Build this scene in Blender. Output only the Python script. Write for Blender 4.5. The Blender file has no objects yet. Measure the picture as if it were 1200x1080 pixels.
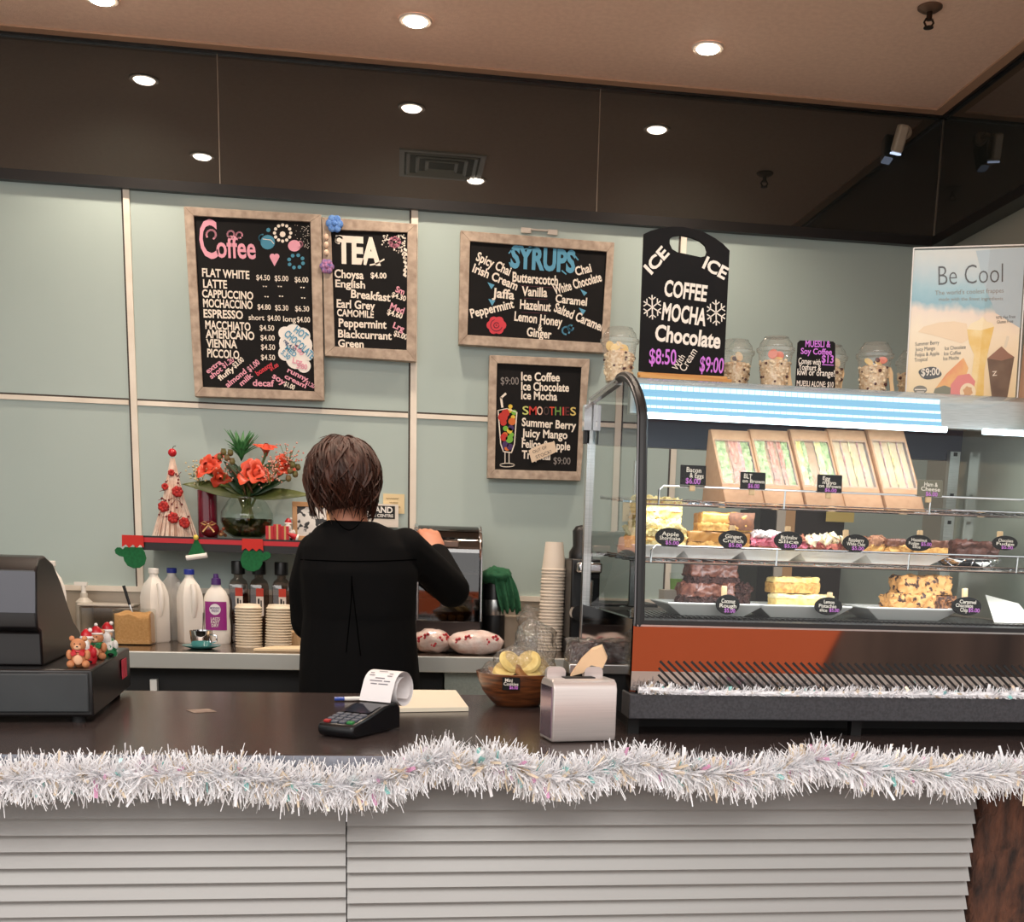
import bpy, bmesh, math, random
from mathutils import Vector, Matrix, noise
random.seed(11)
S = bpy.context.scene
COL = S.collection
PI = math.pi
# ------------------------------------------------------------------ camera
H = 1.27                      # eye height of the photographer above the floor
YAW, PITCH, ROLL = -0.146629203, 0.187517066, -0.0305535369
F, PX, PY = 1346.85211, 654.653959, 902.834532     # lens and optical centre (the photograph is a crop)
cy_, sy_, cp_, sp_, cr_, sr_ = math.cos(YAW), math.sin(YAW), math.cos(PITCH), math.sin(PITCH), math.cos(ROLL), math.sin(ROLL)
FW = Vector((-sy_*cp_, cy_*cp_, -sp_)); RT = Vector((cy_, sy_, 0)); DN = FW.cross(RT)
R2 = RT*cr_ + DN*sr_; D2 = -RT*sr_ + DN*cr_
cam = bpy.data.cameras.new('camera'); camo = bpy.data.objects.new('camera', cam); COL.objects.link(camo)
camo.matrix_world = Matrix(((R2.x, -D2.x, -FW.x, 0), (R2.y, -D2.y, -FW.y, 0), (R2.z, -D2.z, -FW.z, H), (0, 0, 0, 1)))
cam.sensor_fit = 'HORIZONTAL'; cam.sensor_width = 36; cam.lens = F*36/1200
cam.shift_x = (600-PX)/1200; cam.shift_y = (PY-540)/1200; cam.clip_start = .05
S.camera = camo
# ------------------------------------------------------------------ view, world, large lights
S.view_settings.view_transform = 'Standard'; S.view_settings.look = 'None'
S.view_settings.exposure = 0.5; S.view_settings.gamma = 1; S.view_settings.use_curve_mapping = False
W = bpy.data.worlds.new('mall_light'); S.world = W; W.use_nodes = True
bgn = W.node_tree.nodes['Background']; bgn.inputs[0].default_value = (1.0, .965, .935, 1); bgn.inputs[1].default_value = .9
def area(name, loc, target, sx, sy, power, col):
    L = bpy.data.lights.new(name, 'AREA'); L.shape = 'RECTANGLE'; L.size = sx; L.size_y = sy; L.energy = power; L.color = col
    o = bpy.data.objects.new(name, L); COL.objects.link(o); o.location = loc
    o.rotation_euler = (Vector(target)-Vector(loc)).to_track_quat('-Z', 'Y').to_euler(); return o
area('mall_ceiling_light', (-.8, -1.2, 3.6), (-.2, 3.2, .9), 4.0, 1.6, 60, (1, .95, .9))
# ------------------------------------------------------------------ helpers
def ray(px, py): return R2*((px-PX)/F) + D2*((py-PY)/F) + FW
def P(px, py, Y):
    d = ray(px, py); d = d*(Y/d.y); return Vector((d.x, d.y, d.z+H))
def PZ(px, py, z):
    d = ray(px, py); d = d*((z-H)/d.z); return Vector((d.x, d.y, z))
def mpp(Y): return Y*.985/F
def srgb(c):
    return tuple((v/255/12.92 if v/255 <= .04045 else ((v/255+.055)/1.055)**2.4) for v in c)
MATS = {}
def mat(name, col, rough=.5, metal=0., col2=None, scale=20., spec=None, bump=0., bscale=None, stretch=None, emit=0., coat=0., detail=4, ramp=(.35, .65), trans=0., alpha=1., sheen=0., kind='noise'):
    if name in MATS: return MATS[name]
    m = bpy.data.materials.new(name); m.use_nodes = True; nt = m.node_tree; b = nt.nodes['Principled BSDF']
    b.inputs['Base Color'].default_value = (*srgb(col), 1); b.inputs['Roughness'].default_value = rough; b.inputs['Metallic'].default_value = metal
    if spec is not None: b.inputs['IOR'].default_value = spec
    if coat: b.inputs['Coat Weight'].default_value = coat; b.inputs['Coat Roughness'].default_value = .05
    if sheen: b.inputs['Sheen Weight'].default_value = sheen
    if emit: b.inputs['Emission Color'].default_value = (*srgb(col), 1); b.inputs['Emission Strength'].default_value = emit
    if trans: b.inputs['Transmission Weight'].default_value = trans
    tc = None
    def coord():
        nonlocal tc
        if tc is None:
            tc = nt.nodes.new('ShaderNodeTexCoord'); mp = nt.nodes.new('ShaderNodeMapping'); nt.links.new(tc.outputs['Object'], mp.inputs[0])
            if stretch: mp.inputs['Scale'].default_value = stretch
            tc = mp
        return tc.outputs[0]
    if col2 is not None:
        if kind == 'voronoi':
            n = nt.nodes.new('ShaderNodeTexVoronoi'); n.inputs['Scale'].default_value = scale; out = n.outputs['Color']
        else:
            n = nt.nodes.new('ShaderNodeTexNoise'); n.inputs['Scale'].default_value = scale; n.inputs['Detail'].default_value = detail; out = n.outputs[0]
        nt.links.new(coord(), n.inputs['Vector'])
        r = nt.nodes.new('ShaderNodeValToRGB'); r.color_ramp.elements[0].position = ramp[0]; r.color_ramp.elements[1].position = ramp[1]
        r.color_ramp.elements[0].color = (*srgb(col), 1); r.color_ramp.elements[1].color = (*srgb(col2), 1)
        nt.links.new(out, r.inputs[0]); nt.links.new(r.outputs[0], b.inputs['Base Color'])
    if bump:
        n = nt.nodes.new('ShaderNodeTexNoise'); n.inputs['Scale'].default_value = bscale or scale; n.inputs['Detail'].default_value = 3
        nt.links.new(coord(), n.inputs['Vector']); bp = nt.nodes.new('ShaderNodeBump'); bp.inputs['Strength'].default_value = bump; bp.inputs['Distance'].default_value = .01
        nt.links.new(n.outputs[0], bp.inputs['Height']); nt.links.new(bp.outputs[0], b.inputs['Normal'])
    MATS[name] = m; return m
def glass(name, tint=(255, 255, 255), refl=1.0, rough=.02, base=0.0, bump=0., bscale=40., milk=0.):
    """thin clear sheet: lets light straight through, mirrors more at grazing angles"""
    if name in MATS: return MATS[name]
    m = bpy.data.materials.new(name); m.use_nodes = True; nt = m.node_tree; nt.nodes.remove(nt.nodes['Principled BSDF'])
    o = nt.nodes['Material Output']; t = nt.nodes.new('ShaderNodeBsdfTransparent'); t.inputs[0].default_value = (*srgb(tint), 1)
    g = nt.nodes.new('ShaderNodeBsdfGlossy'); g.inputs['Roughness'].default_value = rough
    lw = nt.nodes.new('ShaderNodeLayerWeight'); lw.inputs[0].default_value = .5
    pw_ = nt.nodes.new('ShaderNodeMath'); pw_.operation = 'POWER'; pw_.inputs[1].default_value = 5; nt.links.new(lw.outputs['Facing'], pw_.inputs[0])
    fr = nt.nodes.new('ShaderNodeMath'); fr.operation = 'MULTIPLY_ADD'; fr.inputs[1].default_value = .96; fr.inputs[2].default_value = .04; nt.links.new(pw_.outputs[0], fr.inputs[0])
    k = nt.nodes.new('ShaderNodeMath'); k.operation = 'MULTIPLY_ADD'; k.inputs[1].default_value = refl; k.inputs[2].default_value = base; k.use_clamp = True
    mx = nt.nodes.new('ShaderNodeMixShader'); nt.links.new(fr.outputs[0], k.inputs[0]); nt.links.new(k.outputs[0], mx.inputs[0])
    ts = t
    if milk:
        df = nt.nodes.new('ShaderNodeBsdfDiffuse'); df.inputs[0].default_value = (.9, .89, .87, 1); ts = nt.nodes.new('ShaderNodeMixShader'); ts.inputs[0].default_value = milk
        nt.links.new(t.outputs[0], ts.inputs[1]); nt.links.new(df.outputs[0], ts.inputs[2])
    nt.links.new(ts.outputs[0], mx.inputs[1]); nt.links.new(g.outputs[0], mx.inputs[2]); nt.links.new(mx.outputs[0], o.inputs[0])
    if bump:
        tc = nt.nodes.new('ShaderNodeTexCoord'); n = nt.nodes.new('ShaderNodeTexNoise'); n.inputs['Scale'].default_value = bscale; n.inputs['Distortion'].default_value = 1.5
        nt.links.new(tc.outputs['Object'], n.inputs['Vector']); bp = nt.nodes.new('ShaderNodeBump'); bp.inputs['Strength'].default_value = bump; bp.inputs['Distance'].default_value = .01
        nt.links.new(n.outputs[0], bp.inputs['Height']); nt.links.new(bp.outputs[0], g.inputs['Normal']); nt.links.new(bp.outputs[0], lw.inputs['Normal'])
    MATS[name] = m; return m
def lum(name, col, strength):
    if name in MATS: return MATS[name]
    m = bpy.data.materials.new(name); m.use_nodes = True; nt = m.node_tree; nt.nodes.remove(nt.nodes['Principled BSDF'])
    e = nt.nodes.new('ShaderNodeEmission'); e.inputs[0].default_value = (*srgb(col), 1); e.inputs[1].default_value = strength
    nt.links.new(e.outputs[0], nt.nodes['Material Output'].inputs[0]); MATS[name] = m; return m

class MB:
    """collects shapes; build() links them as ONE mesh object"""
    def __init__(s): s.v = []; s.f = []; s.mi = []; s.m = 0; s.T = None
    def add(s, vs, fs):
        o = len(s.v)
        if s.T is not None: vs = [s.T @ Vector(v) for v in vs]
        s.v += [tuple(v) for v in vs]; s.f += [tuple(i+o for i in f) for f in fs]; s.mi += [s.m]*len(fs); return s
    def box(s, c, d, rot=None):
        x, y, z = d[0]/2, d[1]/2, d[2]/2
        vs = [Vector(p) for p in ((-x,-y,-z),(x,-y,-z),(x,y,-z),(-x,y,-z),(-x,-y,z),(x,-y,z),(x,y,z),(-x,y,z))]
        if rot: 
            e = Matrix.Rotation(rot[2],3,'Z') @ Matrix.Rotation(rot[1],3,'Y') @ Matrix.Rotation(rot[0],3,'X'); vs = [e@v for v in vs]
        c = Vector(c); return s.add([v+c for v in vs], [(3,2,1,0),(4,5,6,7),(0,1,5,4),(1,2,6,5),(2,3,7,6),(3,0,4,7)])
    def b2(s, a, b):
        return s.box([(a[i]+b[i])/2 for i in range(3)], [abs(b[i]-a[i]) for i in range(3)])
    def lathe(s, prof, c=(0,0,0), seg=24, sx=1, sy=1, cap=True, wob=None):
        c = Vector(c); vs = []; fs = []; n = len(prof)
        for i, (r, z) in enumerate(prof):
            for k in range(seg):
                a = 2*PI*k/seg; q = 1 if wob is None else wob(a, i)
                vs.append(c+Vector((r*sx*q*math.cos(a), r*sy*q*math.sin(a), z)))
        for i in range(n-1):
            for k in range(seg):
                k2 = (k+1) % seg; fs.append((i*seg+k, i*seg+k2, (i+1)*seg+k2, (i+1)*seg+k))
        if cap:
            if prof[0][0] > 1e-6: fs.append(tuple(range(seg-1, -1, -1)))
            if prof[-1][0] > 1e-6: fs.append(tuple((n-1)*seg+k for k in range(seg)))
        return s.add(vs, fs)
    def tube(s, pts, rad, seg=8, cap=True, flat=1.0):
        pts = [Vector(p) for p in pts]; n = len(pts)
        if not hasattr(rad, '__len__'): rad = [rad]*n
        vs = []; fs = []; up = None
        for i, p in enumerate(pts):
            t = (pts[min(i+1, n-1)]-pts[max(i-1, 0)]); t = t.normalized() if t.length > 1e-9 else Vector((0,0,1))
            if up is None: up = Vector((0,0,1)) if abs(t.z) < .9 else Vector((1,0,0))
            a = t.cross(up)
            if a.length < 1e-4: a = t.orthogonal()
            a.normalize(); b = a.cross(t).normalized(); up = b
            for k in range(seg):
                w = 2*PI*k/seg; vs.append(p + a*(rad[i]*math.cos(w)) + b*(rad[i]*flat*math.sin(w)))
        for i in range(n-1):
            for k in range(seg):
                k2 = (k+1) % seg; fs.append((i*seg+k, (i+1)*seg+k, (i+1)*seg+k2, i*seg+k2))
        if cap: fs.append(tuple(range(seg))); fs.append(tuple((n-1)*seg+k for k in range(seg-1, -1, -1)))
        return s.add(vs, fs)
    def cyl(s, a, b, r, r2=None, seg=16): return s.tube([a, b], [r, r if r2 is None else r2], seg)
    def ball(s, c, r, seg=16, rings=10, nz=0., nf=6., off=0.):
        if not hasattr(r, '__len__'): r = (r, r, r)
        vs = []; fs = []
        for i in range(1, rings):
            th = PI*i/rings
            for k in range(seg):
                a = 2*PI*k/seg; d = Vector((math.sin(th)*math.cos(a), math.sin(th)*math.sin(a), math.cos(th)))
                q = 1 + (nz*noise.noise(d*nf+Vector((off, off*1.7, off*.3))) if nz else 0)
                vs.append(Vector(c)+Vector((d.x*r[0]*q, d.y*r[1]*q, d.z*r[2]*q)))
        top = len(vs); vs.append(Vector(c)+Vector((0,0,r[2]))); vs.append(Vector(c)-Vector((0,0,r[2])))
        for i in range(rings-2):
            for k in range(seg):
                k2 = (k+1) % seg; fs.append((i*seg+k, (i+1)*seg+k, (i+1)*seg+k2, i*seg+k2))
        for k in range(seg):
            k2 = (k+1) % seg; fs.append((top, k, k2)); fs.append((top+1, (rings-2)*seg+k2, (rings-2)*seg+k))
        return s.add(vs, fs)
    def prism(s, out, o, u, w, n):
        """outline (a,b) in plane o + a*u + b*w, pushed along vector n"""
        o, u, w, n = Vector(o), Vector(u), Vector(w), Vector(n); k = len(out)
        A = [o+u*a+w*b for a, b in out]; B = [p+n for p in A]
        fl = u.cross(w).dot(n) > 0
        fs = [tuple(range(k-1, -1, -1)) if fl else tuple(range(k)), tuple(range(k, 2*k)) if fl else tuple(range(2*k-1, k-1, -1))]
        for i in range(k):
            j = (i+1) % k; fs.append((i, j, k+j, k+i) if fl else (j, i, k+i, k+j))
        return s.add(A+B, fs)
    def quad(s, a, b, c, d): return s.add([a, b, c, d], [(0, 1, 2, 3)])
    def rough(s, amt, freq, seed=0.):
        s.v = [tuple(Vector(p)+noise.noise_vector(Vector(p)*freq+Vector((seed, seed*.7, -seed)))*amt) for p in s.v]; return s
    def slab(s, c, d, n=(10, 6, 4), amt=.003, freq=60., seed=0., top=0.):
        """subdivided rounded lump for food: box d centred at c, base at c.z"""
        nx, ny, nzz = n; idx = {}; vs = []; fs = []
        def V(i, j, k):
            if (i, j, k) not in idx:
                p = Vector(((i/nx-.5), (j/ny-.5), k/nzz))
                q = Vector((p.x*d[0], p.y*d[1], p.z*d[2]))
                ex = sum((1 if abs(p.x) > .499 else 0, 1 if abs(p.y) > .499 else 0, 1 if p.z > .999 else 0))
                if ex >= 2:
                    q.x *= .965; q.y *= .965; q.z *= .97
                w = q+Vector((seed*3.1, seed*1.7, seed)); dd = noise.noise_vector(w*freq)*amt*1.3+noise.noise_vector(w*freq*3.1)*amt*.9
                if k == 0: dd.z = 0
                q += dd
                if top and p.z > .999: q.z += top*noise.noise(w*freq*.6)
                idx[(i, j, k)] = len(vs); vs.append(Vector(c)+q)
            return idx[(i, j, k)]
        for i in range(nx):
            for j in range(ny):
                fs.append((V(i,j,nzz), V(i+1,j,nzz), V(i+1,j+1,nzz), V(i,j+1,nzz))); fs.append((V(i,j+1,0), V(i+1,j+1,0), V(i+1,j,0), V(i,j,0)))
        for i in range(nx):
            for k in range(nzz):
                fs.append((V(i,0,k), V(i+1,0,k), V(i+1,0,k+1), V(i,0,k+1))); fs.append((V(i,ny,k+1), V(i+1,ny,k+1), V(i+1,ny,k), V(i,ny,k)))
        for j in range(ny):
            for k in range(nzz):
                fs.append((V(0,j,k+1), V(0,j+1,k+1), V(0,j+1,k), V(0,j,k))); fs.append((V(nx,j,k), V(nx,j+1,k), V(nx,j+1,k+1), V(nx,j,k+1)))
        return s.add(vs, fs)
    def build(s, name, m, parent=None, smooth=35, bevel=0., world=False):
        me = bpy.data.meshes.new(name); me.from_pydata(s.v, [], s.f); me.update()
        for q in (m if isinstance(m, (list, tuple)) else [m]): me.materials.append(q)
        if isinstance(m, (list, tuple)): me.polygons.foreach_set('material_index', s.mi)
        if smooth:
            me.polygons.foreach_set('use_smooth', [True]*len(me.polygons)); me.set_sharp_from_angle(angle=math.radians(smooth))
        o = bpy.data.objects.new(name, me); COL.objects.link(o)
        if bevel:
            b = o.modifiers.new('bevel', 'BEVEL'); b.width = bevel; b.segments = 2; b.limit_method = 'ANGLE'; b.angle_limit = math.radians(40)
        if parent is not None:
            o.parent = parent
            if world: o.matrix_parent_inverse = base_matrix(parent).inverted()
        return o
def base_matrix(o):
    m = o.matrix_basis.copy()
    if o.parent is not None: m = base_matrix(o.parent) @ o.matrix_parent_inverse @ m
    return m
def tag(o, label, cat, group=None, kind=None):
    o['label'] = label; o['category'] = cat
    if group: o['group'] = group
    if kind: o['kind'] = kind
    return o
def thing(name, label, cat, loc=(0, 0, 0), rz=0., group=None):
    o = bpy.data.objects.new(name, None); o.empty_display_size = .02; COL.objects.link(o); o.location = loc; o.rotation_euler = (0, 0, rz); return tag(o, label, cat, group)
def struct(name, mb, m, label=None, **k):
    o = mb.build(name, m, **k); o['kind'] = 'structure'
    return o
KIDS = {}
def dup(root, loc, rz=0., label=None, group=None):
    """a copy of a thing with copies of its parts and sub-parts"""
    def cp(o, par):
        c = o.copy(); COL.objects.link(c)
        if par is not None: c.parent = par
        for ch in [x for x in ALLKIDS(o)]: cp(ch, c)
        return c
    r = cp(root, None); r.location = loc; r.rotation_euler = (root.rotation_euler[0], root.rotation_euler[1], rz)
    if label: r['label'] = label
    if group: r['group'] = group
    return r
def ALLKIDS(o): return list(o.children)
def textmesh(s, bold=0.0, shear=0.0, ext=0.0006):
    c = bpy.data.curves.new('t', 'FONT'); c.body = s; c.size = 1; c.offset = bold; c.extrude = 0; c.resolution_u = 3; c.shear = shear
    o = bpy.data.objects.new('t', c); COL.objects.link(o); dg = bpy.context.evaluated_depsgraph_get(); dg.update()
    me = bpy.data.meshes.new_from_object(o.evaluated_get(dg)); bpy.data.objects.remove(o); bpy.data.curves.remove(c)
    return me
FONT = {}
def lettering(mb, s, a, b, h, nrm=(0, -1, 0), bold=.018, shear=0., lift=.0012, wob=0.):
    """adds the words s to mb: baseline from a to b (world or local points), letter height h; faces nrm"""
    key = (s, bold, shear)
    if key not in FONT:
        me = textmesh(s, bold, shear); FONT[key] = ([v.co.copy() for v in me.vertices], [tuple(p.vertices) for p in me.polygons]); bpy.data.meshes.remove(me)
    vs, fs = FONT[key]
    if not vs: return
    a, b, n = Vector(a), Vector(b), Vector(nrm).normalized(); x0 = min(v.x for v in vs); x1 = max(v.x for v in vs)
    u = b-a; k = u.length/max(1e-6, x1-x0); u.normalize(); w = n.cross(u).normalized(); ch = .70
    out = []
    for v in vs:
        q = a + u*((v.x-x0)*k) + w*(v.y/ch*h + (wob*h*math.sin(v.x*5.1) if wob else 0)) + n*lift
        out.append(q)
    mb.add(out, fs)
# ------------------------------------------------------------------ the setting
YW, YB, ZC, ZB, ZT, ZN = 4.14, 4.12, H+1.531, H+1.102, .95, .94
XR = 1.89
m_wall = mat('sage_paint', (176, 192, 187), .45, col2=(170, 187, 182), scale=1.5)
m_batten = mat('cream_batten', (240, 232, 218), .5, col2=(226, 217, 202), scale=9)
m_dark = mat('shadow_groove', (60, 52, 45), .7)  # plain dark colour of the groove strip beside each batten
m_ceil = mat('peach_ceiling', (250, 212, 190), .8, col2=(242, 203, 181), scale=60, bump=.15, bscale=220)
m_black = mat('black_plastic', (16, 16, 18), .38)
m_blackm = mat('black_matt', (12, 12, 13), .6)
m_steel = mat('brushed_steel', (200, 200, 198), .28, 1., col2=(180, 180, 178), scale=30, stretch=(1, 40, 40))
m_chrome = mat('chrome', (225, 225, 228), .1, 1.)
m_white = mat('white_plastic', (238, 236, 230), .35)
m_kraft = mat('kraft_card', (205, 158, 120), .7, col2=(196, 148, 110), scale=90)
m_chalkw = mat('chalk_white', (236, 226, 212), .8)
m_pinkc = mat('chalk_pink', (226, 160, 178), .8)
m_bluec = mat('chalk_blue', (92, 158, 190), .8)
m_purple = mat('chalk_purple', (205, 120, 215), .8)
m_redc = mat('chalk_red', (205, 62, 74), .8)
m_greyc = mat('chalk_grey', (140, 134, 130), .8)
m_slate = mat('slate_black', (13, 12, 12), .7, col2=(18, 16, 16), scale=14, spec=1.3)
m_wood = mat('pine', (214, 160, 90), .5, col2=(190, 132, 66), scale=9, stretch=(1, 1, 9))
m_stick = mat('birch_stick', (222, 190, 146), .6, col2=(208, 172, 126), scale=30, stretch=(8, 8, 1))
w = MB().b2((-3.6, YW, 0), (3.2, YW+.1, ZC)); struct('wall_back', w, m_wall, smooth=0)
w = MB().b2((-3.6, -6, -.1), (4.6, YW+.1, 0)); struct('floor', w, mat('floor_vinyl', (236, 230, 222), .35, col2=(226, 220, 212), scale=3), smooth=0)
w = MB().b2((-3.6, .9, ZC), (3.2, YW+.1, ZC+.1)); struct('ceiling', w, m_ceil, smooth=0)
w = MB().b2((-3.7, .9, 0), (-3.6, YW+.1, ZC)); struct('wall_left', w, m_wall, smooth=0)
w = MB().b2((XR+.06, 2.3, 0), (XR+.16, YW, ZC)); struct('wall_right', w, mat('grey_wall', (150, 148, 138), .5), smooth=0)
# black mirrored bulkhead above the servery
m_mirror = mat('black_glass', (36, 38, 35), .015, spec=1.95)
for i, (a, b) in enumerate(((-3.6, -.556), (-.554, .678), (.680, XR))):
    struct('wall_upper_' + ('left', 'middle', 'right')[i], MB().b2((a, YB, ZB+.03), (b, YB+.012, ZC-.012)), m_mirror, smooth=0)
struct('wall_upper_side', MB().b2((XR, 1.4, ZB+.03), (XR+.012, YB+.012, ZC-.012)), m_mirror, smooth=0)
m_trimb = mat('black_trim', (20, 18, 17), .35)
struct('trim_1', MB().b2((-3.6, YB-.008, ZB), (XR, YW, ZB+.032)), m_trimb, smooth=0)
struct('trim_2', MB().b2((XR-.008, 1.4, ZB), (XR+.06, YB-.008, ZB+.032)), m_trimb, smooth=0)
struct('trim_3', MB().b2((-3.6, YB-.012, ZC-.014), (XR, YB, ZC)).b2((XR-.012, 1.4, ZC-.014), (XR, YB, ZC)), m_trimb, smooth=0)
mj = mat('joint_silver', (150, 140, 128), .3, .8)
for i, x in enumerate((-.555, .679)): struct('trim_%d' % (4+i), MB().b2((x-.0015, YB-.002, ZB+.032), (x+.0015, YB, ZC-.014)), mj, smooth=0)
struct('trim_6', MB().b2((XR-.003, YB-.003, ZB+.032), (XR, YB, ZC-.014)), mj, smooth=0)
m_pt = mat('peach_trim', (186, 148, 122), .7)
struct('trim_7', MB().b2((-3.6, YB-.05, ZC-.006), (XR-.012, YB-.012, ZC)).b2((XR-.05, 1.4, ZC-.006), (XR-.012, YB-.05, ZC)), m_pt, smooth=0)
# panel battens on the wall
def batten(n, a, b, wd):
    g = MB(); ax = Vector(b)-Vector(a)
    if abs(ax.z) > abs(ax.x):
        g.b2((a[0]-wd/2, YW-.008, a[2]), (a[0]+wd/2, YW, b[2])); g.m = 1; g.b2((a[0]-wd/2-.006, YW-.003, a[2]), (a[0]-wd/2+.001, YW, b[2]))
    else:
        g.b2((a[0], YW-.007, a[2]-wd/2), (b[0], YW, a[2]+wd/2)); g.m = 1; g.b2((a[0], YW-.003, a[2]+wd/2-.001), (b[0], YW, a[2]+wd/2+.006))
    struct('trim_%d' % n, g, [m_batten, m_dark], smooth=0)
ZS = H-.163
zb_ = H+.4455
batten(8, (-.851, 0, ZS), (-.851, 0, ZB), .020); batten(9, (.0695, 0, ZS), (.0695, 0, ZB), .022); batten(10, (.99, 0, ZS), (.99, 0, ZB), .020)
batten(11, (-3.6, 0, zb_), (-.868, 0, zb_), .015); batten(12, (-.840, 0, zb_), (.051, 0, zb_), .015); batten(13, (.081, 0, zb_), (.973, 0, zb_), .015)
struct('trim_14', MB().b2((-3.6, YW-.012, ZS-.012), (XR, YW, ZS+.006)), m_batten, smooth=0)
struct('trim_15', MB().b2((-3.6, YW-.004, ZN), (XR, YW, ZS-.012)), mat('splashback', (186, 176, 160), .3, col2=(170, 158, 142), scale=6), smooth=0)
# peach pillar at the right edge
pc = P(1190, 250, 2.35); pc.x = max(pc.x, 1.295)
struct('wall_pillar', MB().b2((pc.x, 2.08, 0), (pc.x+.3, 2.35, ZC)), mat('peach_pillar', (214, 172, 144), .6), smooth=0)
# mall frontage opposite the counter
m_ob = mat('frontage_brown', (112, 92, 82), .5, col2=(60, 48, 44), scale=2.2, stretch=(2, 1, .2))
struct('wall_front_orange', MB().prism([(.2, 0), (2.2, 0), (2.75, 1.15), (.2, 1.15)], (0, -2.5, 0), (1, 0, 0), (0, 0, 1), (0, -.2, 0)), mat('frontage_orange', (244, 120, 70), .5), smooth=0)
struct('wall_front_brown', MB().prism([(2.21, 0), (7, 0), (7, 1.15), (2.76, 1.15)], (0, -2.5, 0), (1, 0, 0), (0, 0, 1), (0, -.2, 0)), m_ob, smooth=0)
# ------------------------------------------------------------------ ceiling fittings
m_lamp = lum('downlight_glow', (255, 240, 220), 22)
m_ring = mat('lamp_ring', (225, 205, 190), .4)
def downlight(x, y, label, pw=27):
    t = thing('downlight', label, 'ceiling light', (x, y, ZC), group=None)
    MB().lathe([(.036, -.001), (.036, -.006), (.047, -.006), (.05, -.001)], seg=32, cap=False).build('trim_ring', m_ring, t)
    MB().lathe([(.036, -.004), (.03, -.011), (.016, -.014), (.0001, -.015)], seg=32, cap=False).build('lens', m_lamp, t)
    L = bpy.data.lights.new('downlight_beam', 'SPOT'); L.energy = pw; L.spot_size = math.radians(125); L.spot_blend = .8; L.shadow_soft_size = .04; L.color = (1, .82, .66)
    o = bpy.data.objects.new('downlight_beam', L); COL.objects.link(o); o.location = (0, 0, -.02); o.parent = t
downlight(.062, 3.775, 'round glowing downlight in the peach ceiling left of centre')
downlight(.95, 3.77, 'round glowing downlight in the peach ceiling nearer the right corner')
downlight(-.836, 3.825, 'round downlight mirrored at the far left of the black glass bulkhead')
downlight(-.766, 3.057, 'round downlight mirrored low in the black glass, left of the panel joint')
downlight(.34, 3.02, 'round downlight mirrored beside the square air vent in the black glass')
q = PZ(1090, 8, ZC)
t = thing('sprinkler', 'dark fire sprinkler head hanging from the peach ceiling', 'sprinkler', (q.x, q.y, ZC))
m_bronze = mat('dark_bronze', (58, 42, 34), .35, .8)
MB().lathe([(.034, -.0005), (.034, -.004), (.022, -.012), (.012, -.014)], seg=24).build('escutcheon', mat('bronze_plate', (120, 92, 76), .4, .5), t)
MB().cyl((0, 0, -.012), (0, 0, -.034), .008).tube([(-.008, 0, -.03), (-.014, 0, -.04), (-.006, 0, -.052)], .003).tube([(.008, 0, -.03), (.014, 0, -.04), (.006, 0, -.052)], .003).build('nozzle', m_bronze, t)
MB().lathe([(.002, -.05), (.014, -.052), (.014, -.054), (.002, -.055)], seg=12).build('deflector', m_bronze, t)
t = thing('ceiling_vent', 'square grey air vent mirrored in the black glass bulkhead', 'vent', (.192, 3.17, ZC))
m_vent = mat('vent_white', (244, 240, 234), .5)
g = MB()
g.b2((-.17, -.165, -.006), (.17, -.143, 0)).b2((-.17, .143, -.006), (.17, .165, 0)).b2((-.17, -.143, -.006), (-.15, .143, 0)).b2((.15, -.143, -.006), (.17, .143, 0)); g.build('frame', m_vent, t, smooth=0)
MB().b2((-.15, -.143, -.002), (.15, .143, -.0005)).build('duct', m_blackm, t, smooth=0)
for k in range(3):
    a, b_ = .135-.038*k, .128-.036*k; g = MB()
    for sx in (-1, 1): g.box((sx*a, 0, -.004), (.013, 2*b_, .006), (0, sx*.6, 0)); g.box((0, sx*b_, -.004), (2*a, .013, .006), (-sx*.6, 0, 0))
    g.build('louvre', m_vent, t, smooth=0)
q = P(1060, 156, YB)
t = thing('security_camera', 'pale security camera on the black glass near its right corner', 'camera', (q.x, YB, q.z))
m_cam = mat('cream_camera', (160, 146, 128), .45)
MB().tube([(0, 0, 0), (0, -.012, 0), (0, -.02, 0)], [.022, .022, .015], 20).build('mount', m_cam, t)
MB().tube([(0, -.015, 0), (-.008, -.034, .004), (-.026, -.042, -.006)], .010).build('arm', m_cam, t)
MB().box((-.036, -.05, -.036), (.036, .04, .085), (.3, .12, 0)).build('housing', m_cam, t, bevel=.008)
MB().box((-.042, -.036, -.080), (.030, .03, .006), (.3, .12, 0)).build('lens_window', lum('camera_led', (190, 205, 235), 1.0), t)
# ------------------------------------------------------------------ menu boards
m_frame = mat('greywash_timber', (192, 174, 156), .65, col2=(152, 134, 118), scale=14, stretch=(3, 1, 3), ramp=(.3, .7))
YS = 4.105
def crop(x0, y0, s): return lambda cx, cy, Y=YS: P(x0+cx/s, y0+cy/s, Y)
def board(name, label, outer, inner, C, back=YW-.009):
    """outer, inner: TL TR BR BL"""
    O = [C(*p) for p in outer]; I = [C(*p) for p in inner]
    base = (O[2]+O[3])/2; t = thing(name, label, 'menu board', (base.x, YS, base.z))
    for k in range(4):
        k2 = (k+1) % 4; g = MB(); f = Vector((0, -.008, 0)); bk = Vector((0, back-YS, 0))
        q = [O[k], O[k2], I[k2], I[k]]; A = [p+f for p in q]; B = [p+bk for p in q]
        g.add(A+B, [(3, 2, 1, 0), (4, 5, 6, 7)] + [(i, (i+1) % 4, 4+(i+1) % 4, 4+i) for i in range(4)]); g.build('frame_rail', m_frame, t, smooth=0, world=True, bevel=.0015)
    g = MB(); bk = Vector((0, .012, 0)); A = I; B = [p+bk for p in I]
    g.add(A+B, [(3, 2, 1, 0), (4, 5, 6, 7)]); g.build('slate', m_slate, t, smooth=0, world=True)
    return t
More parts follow.
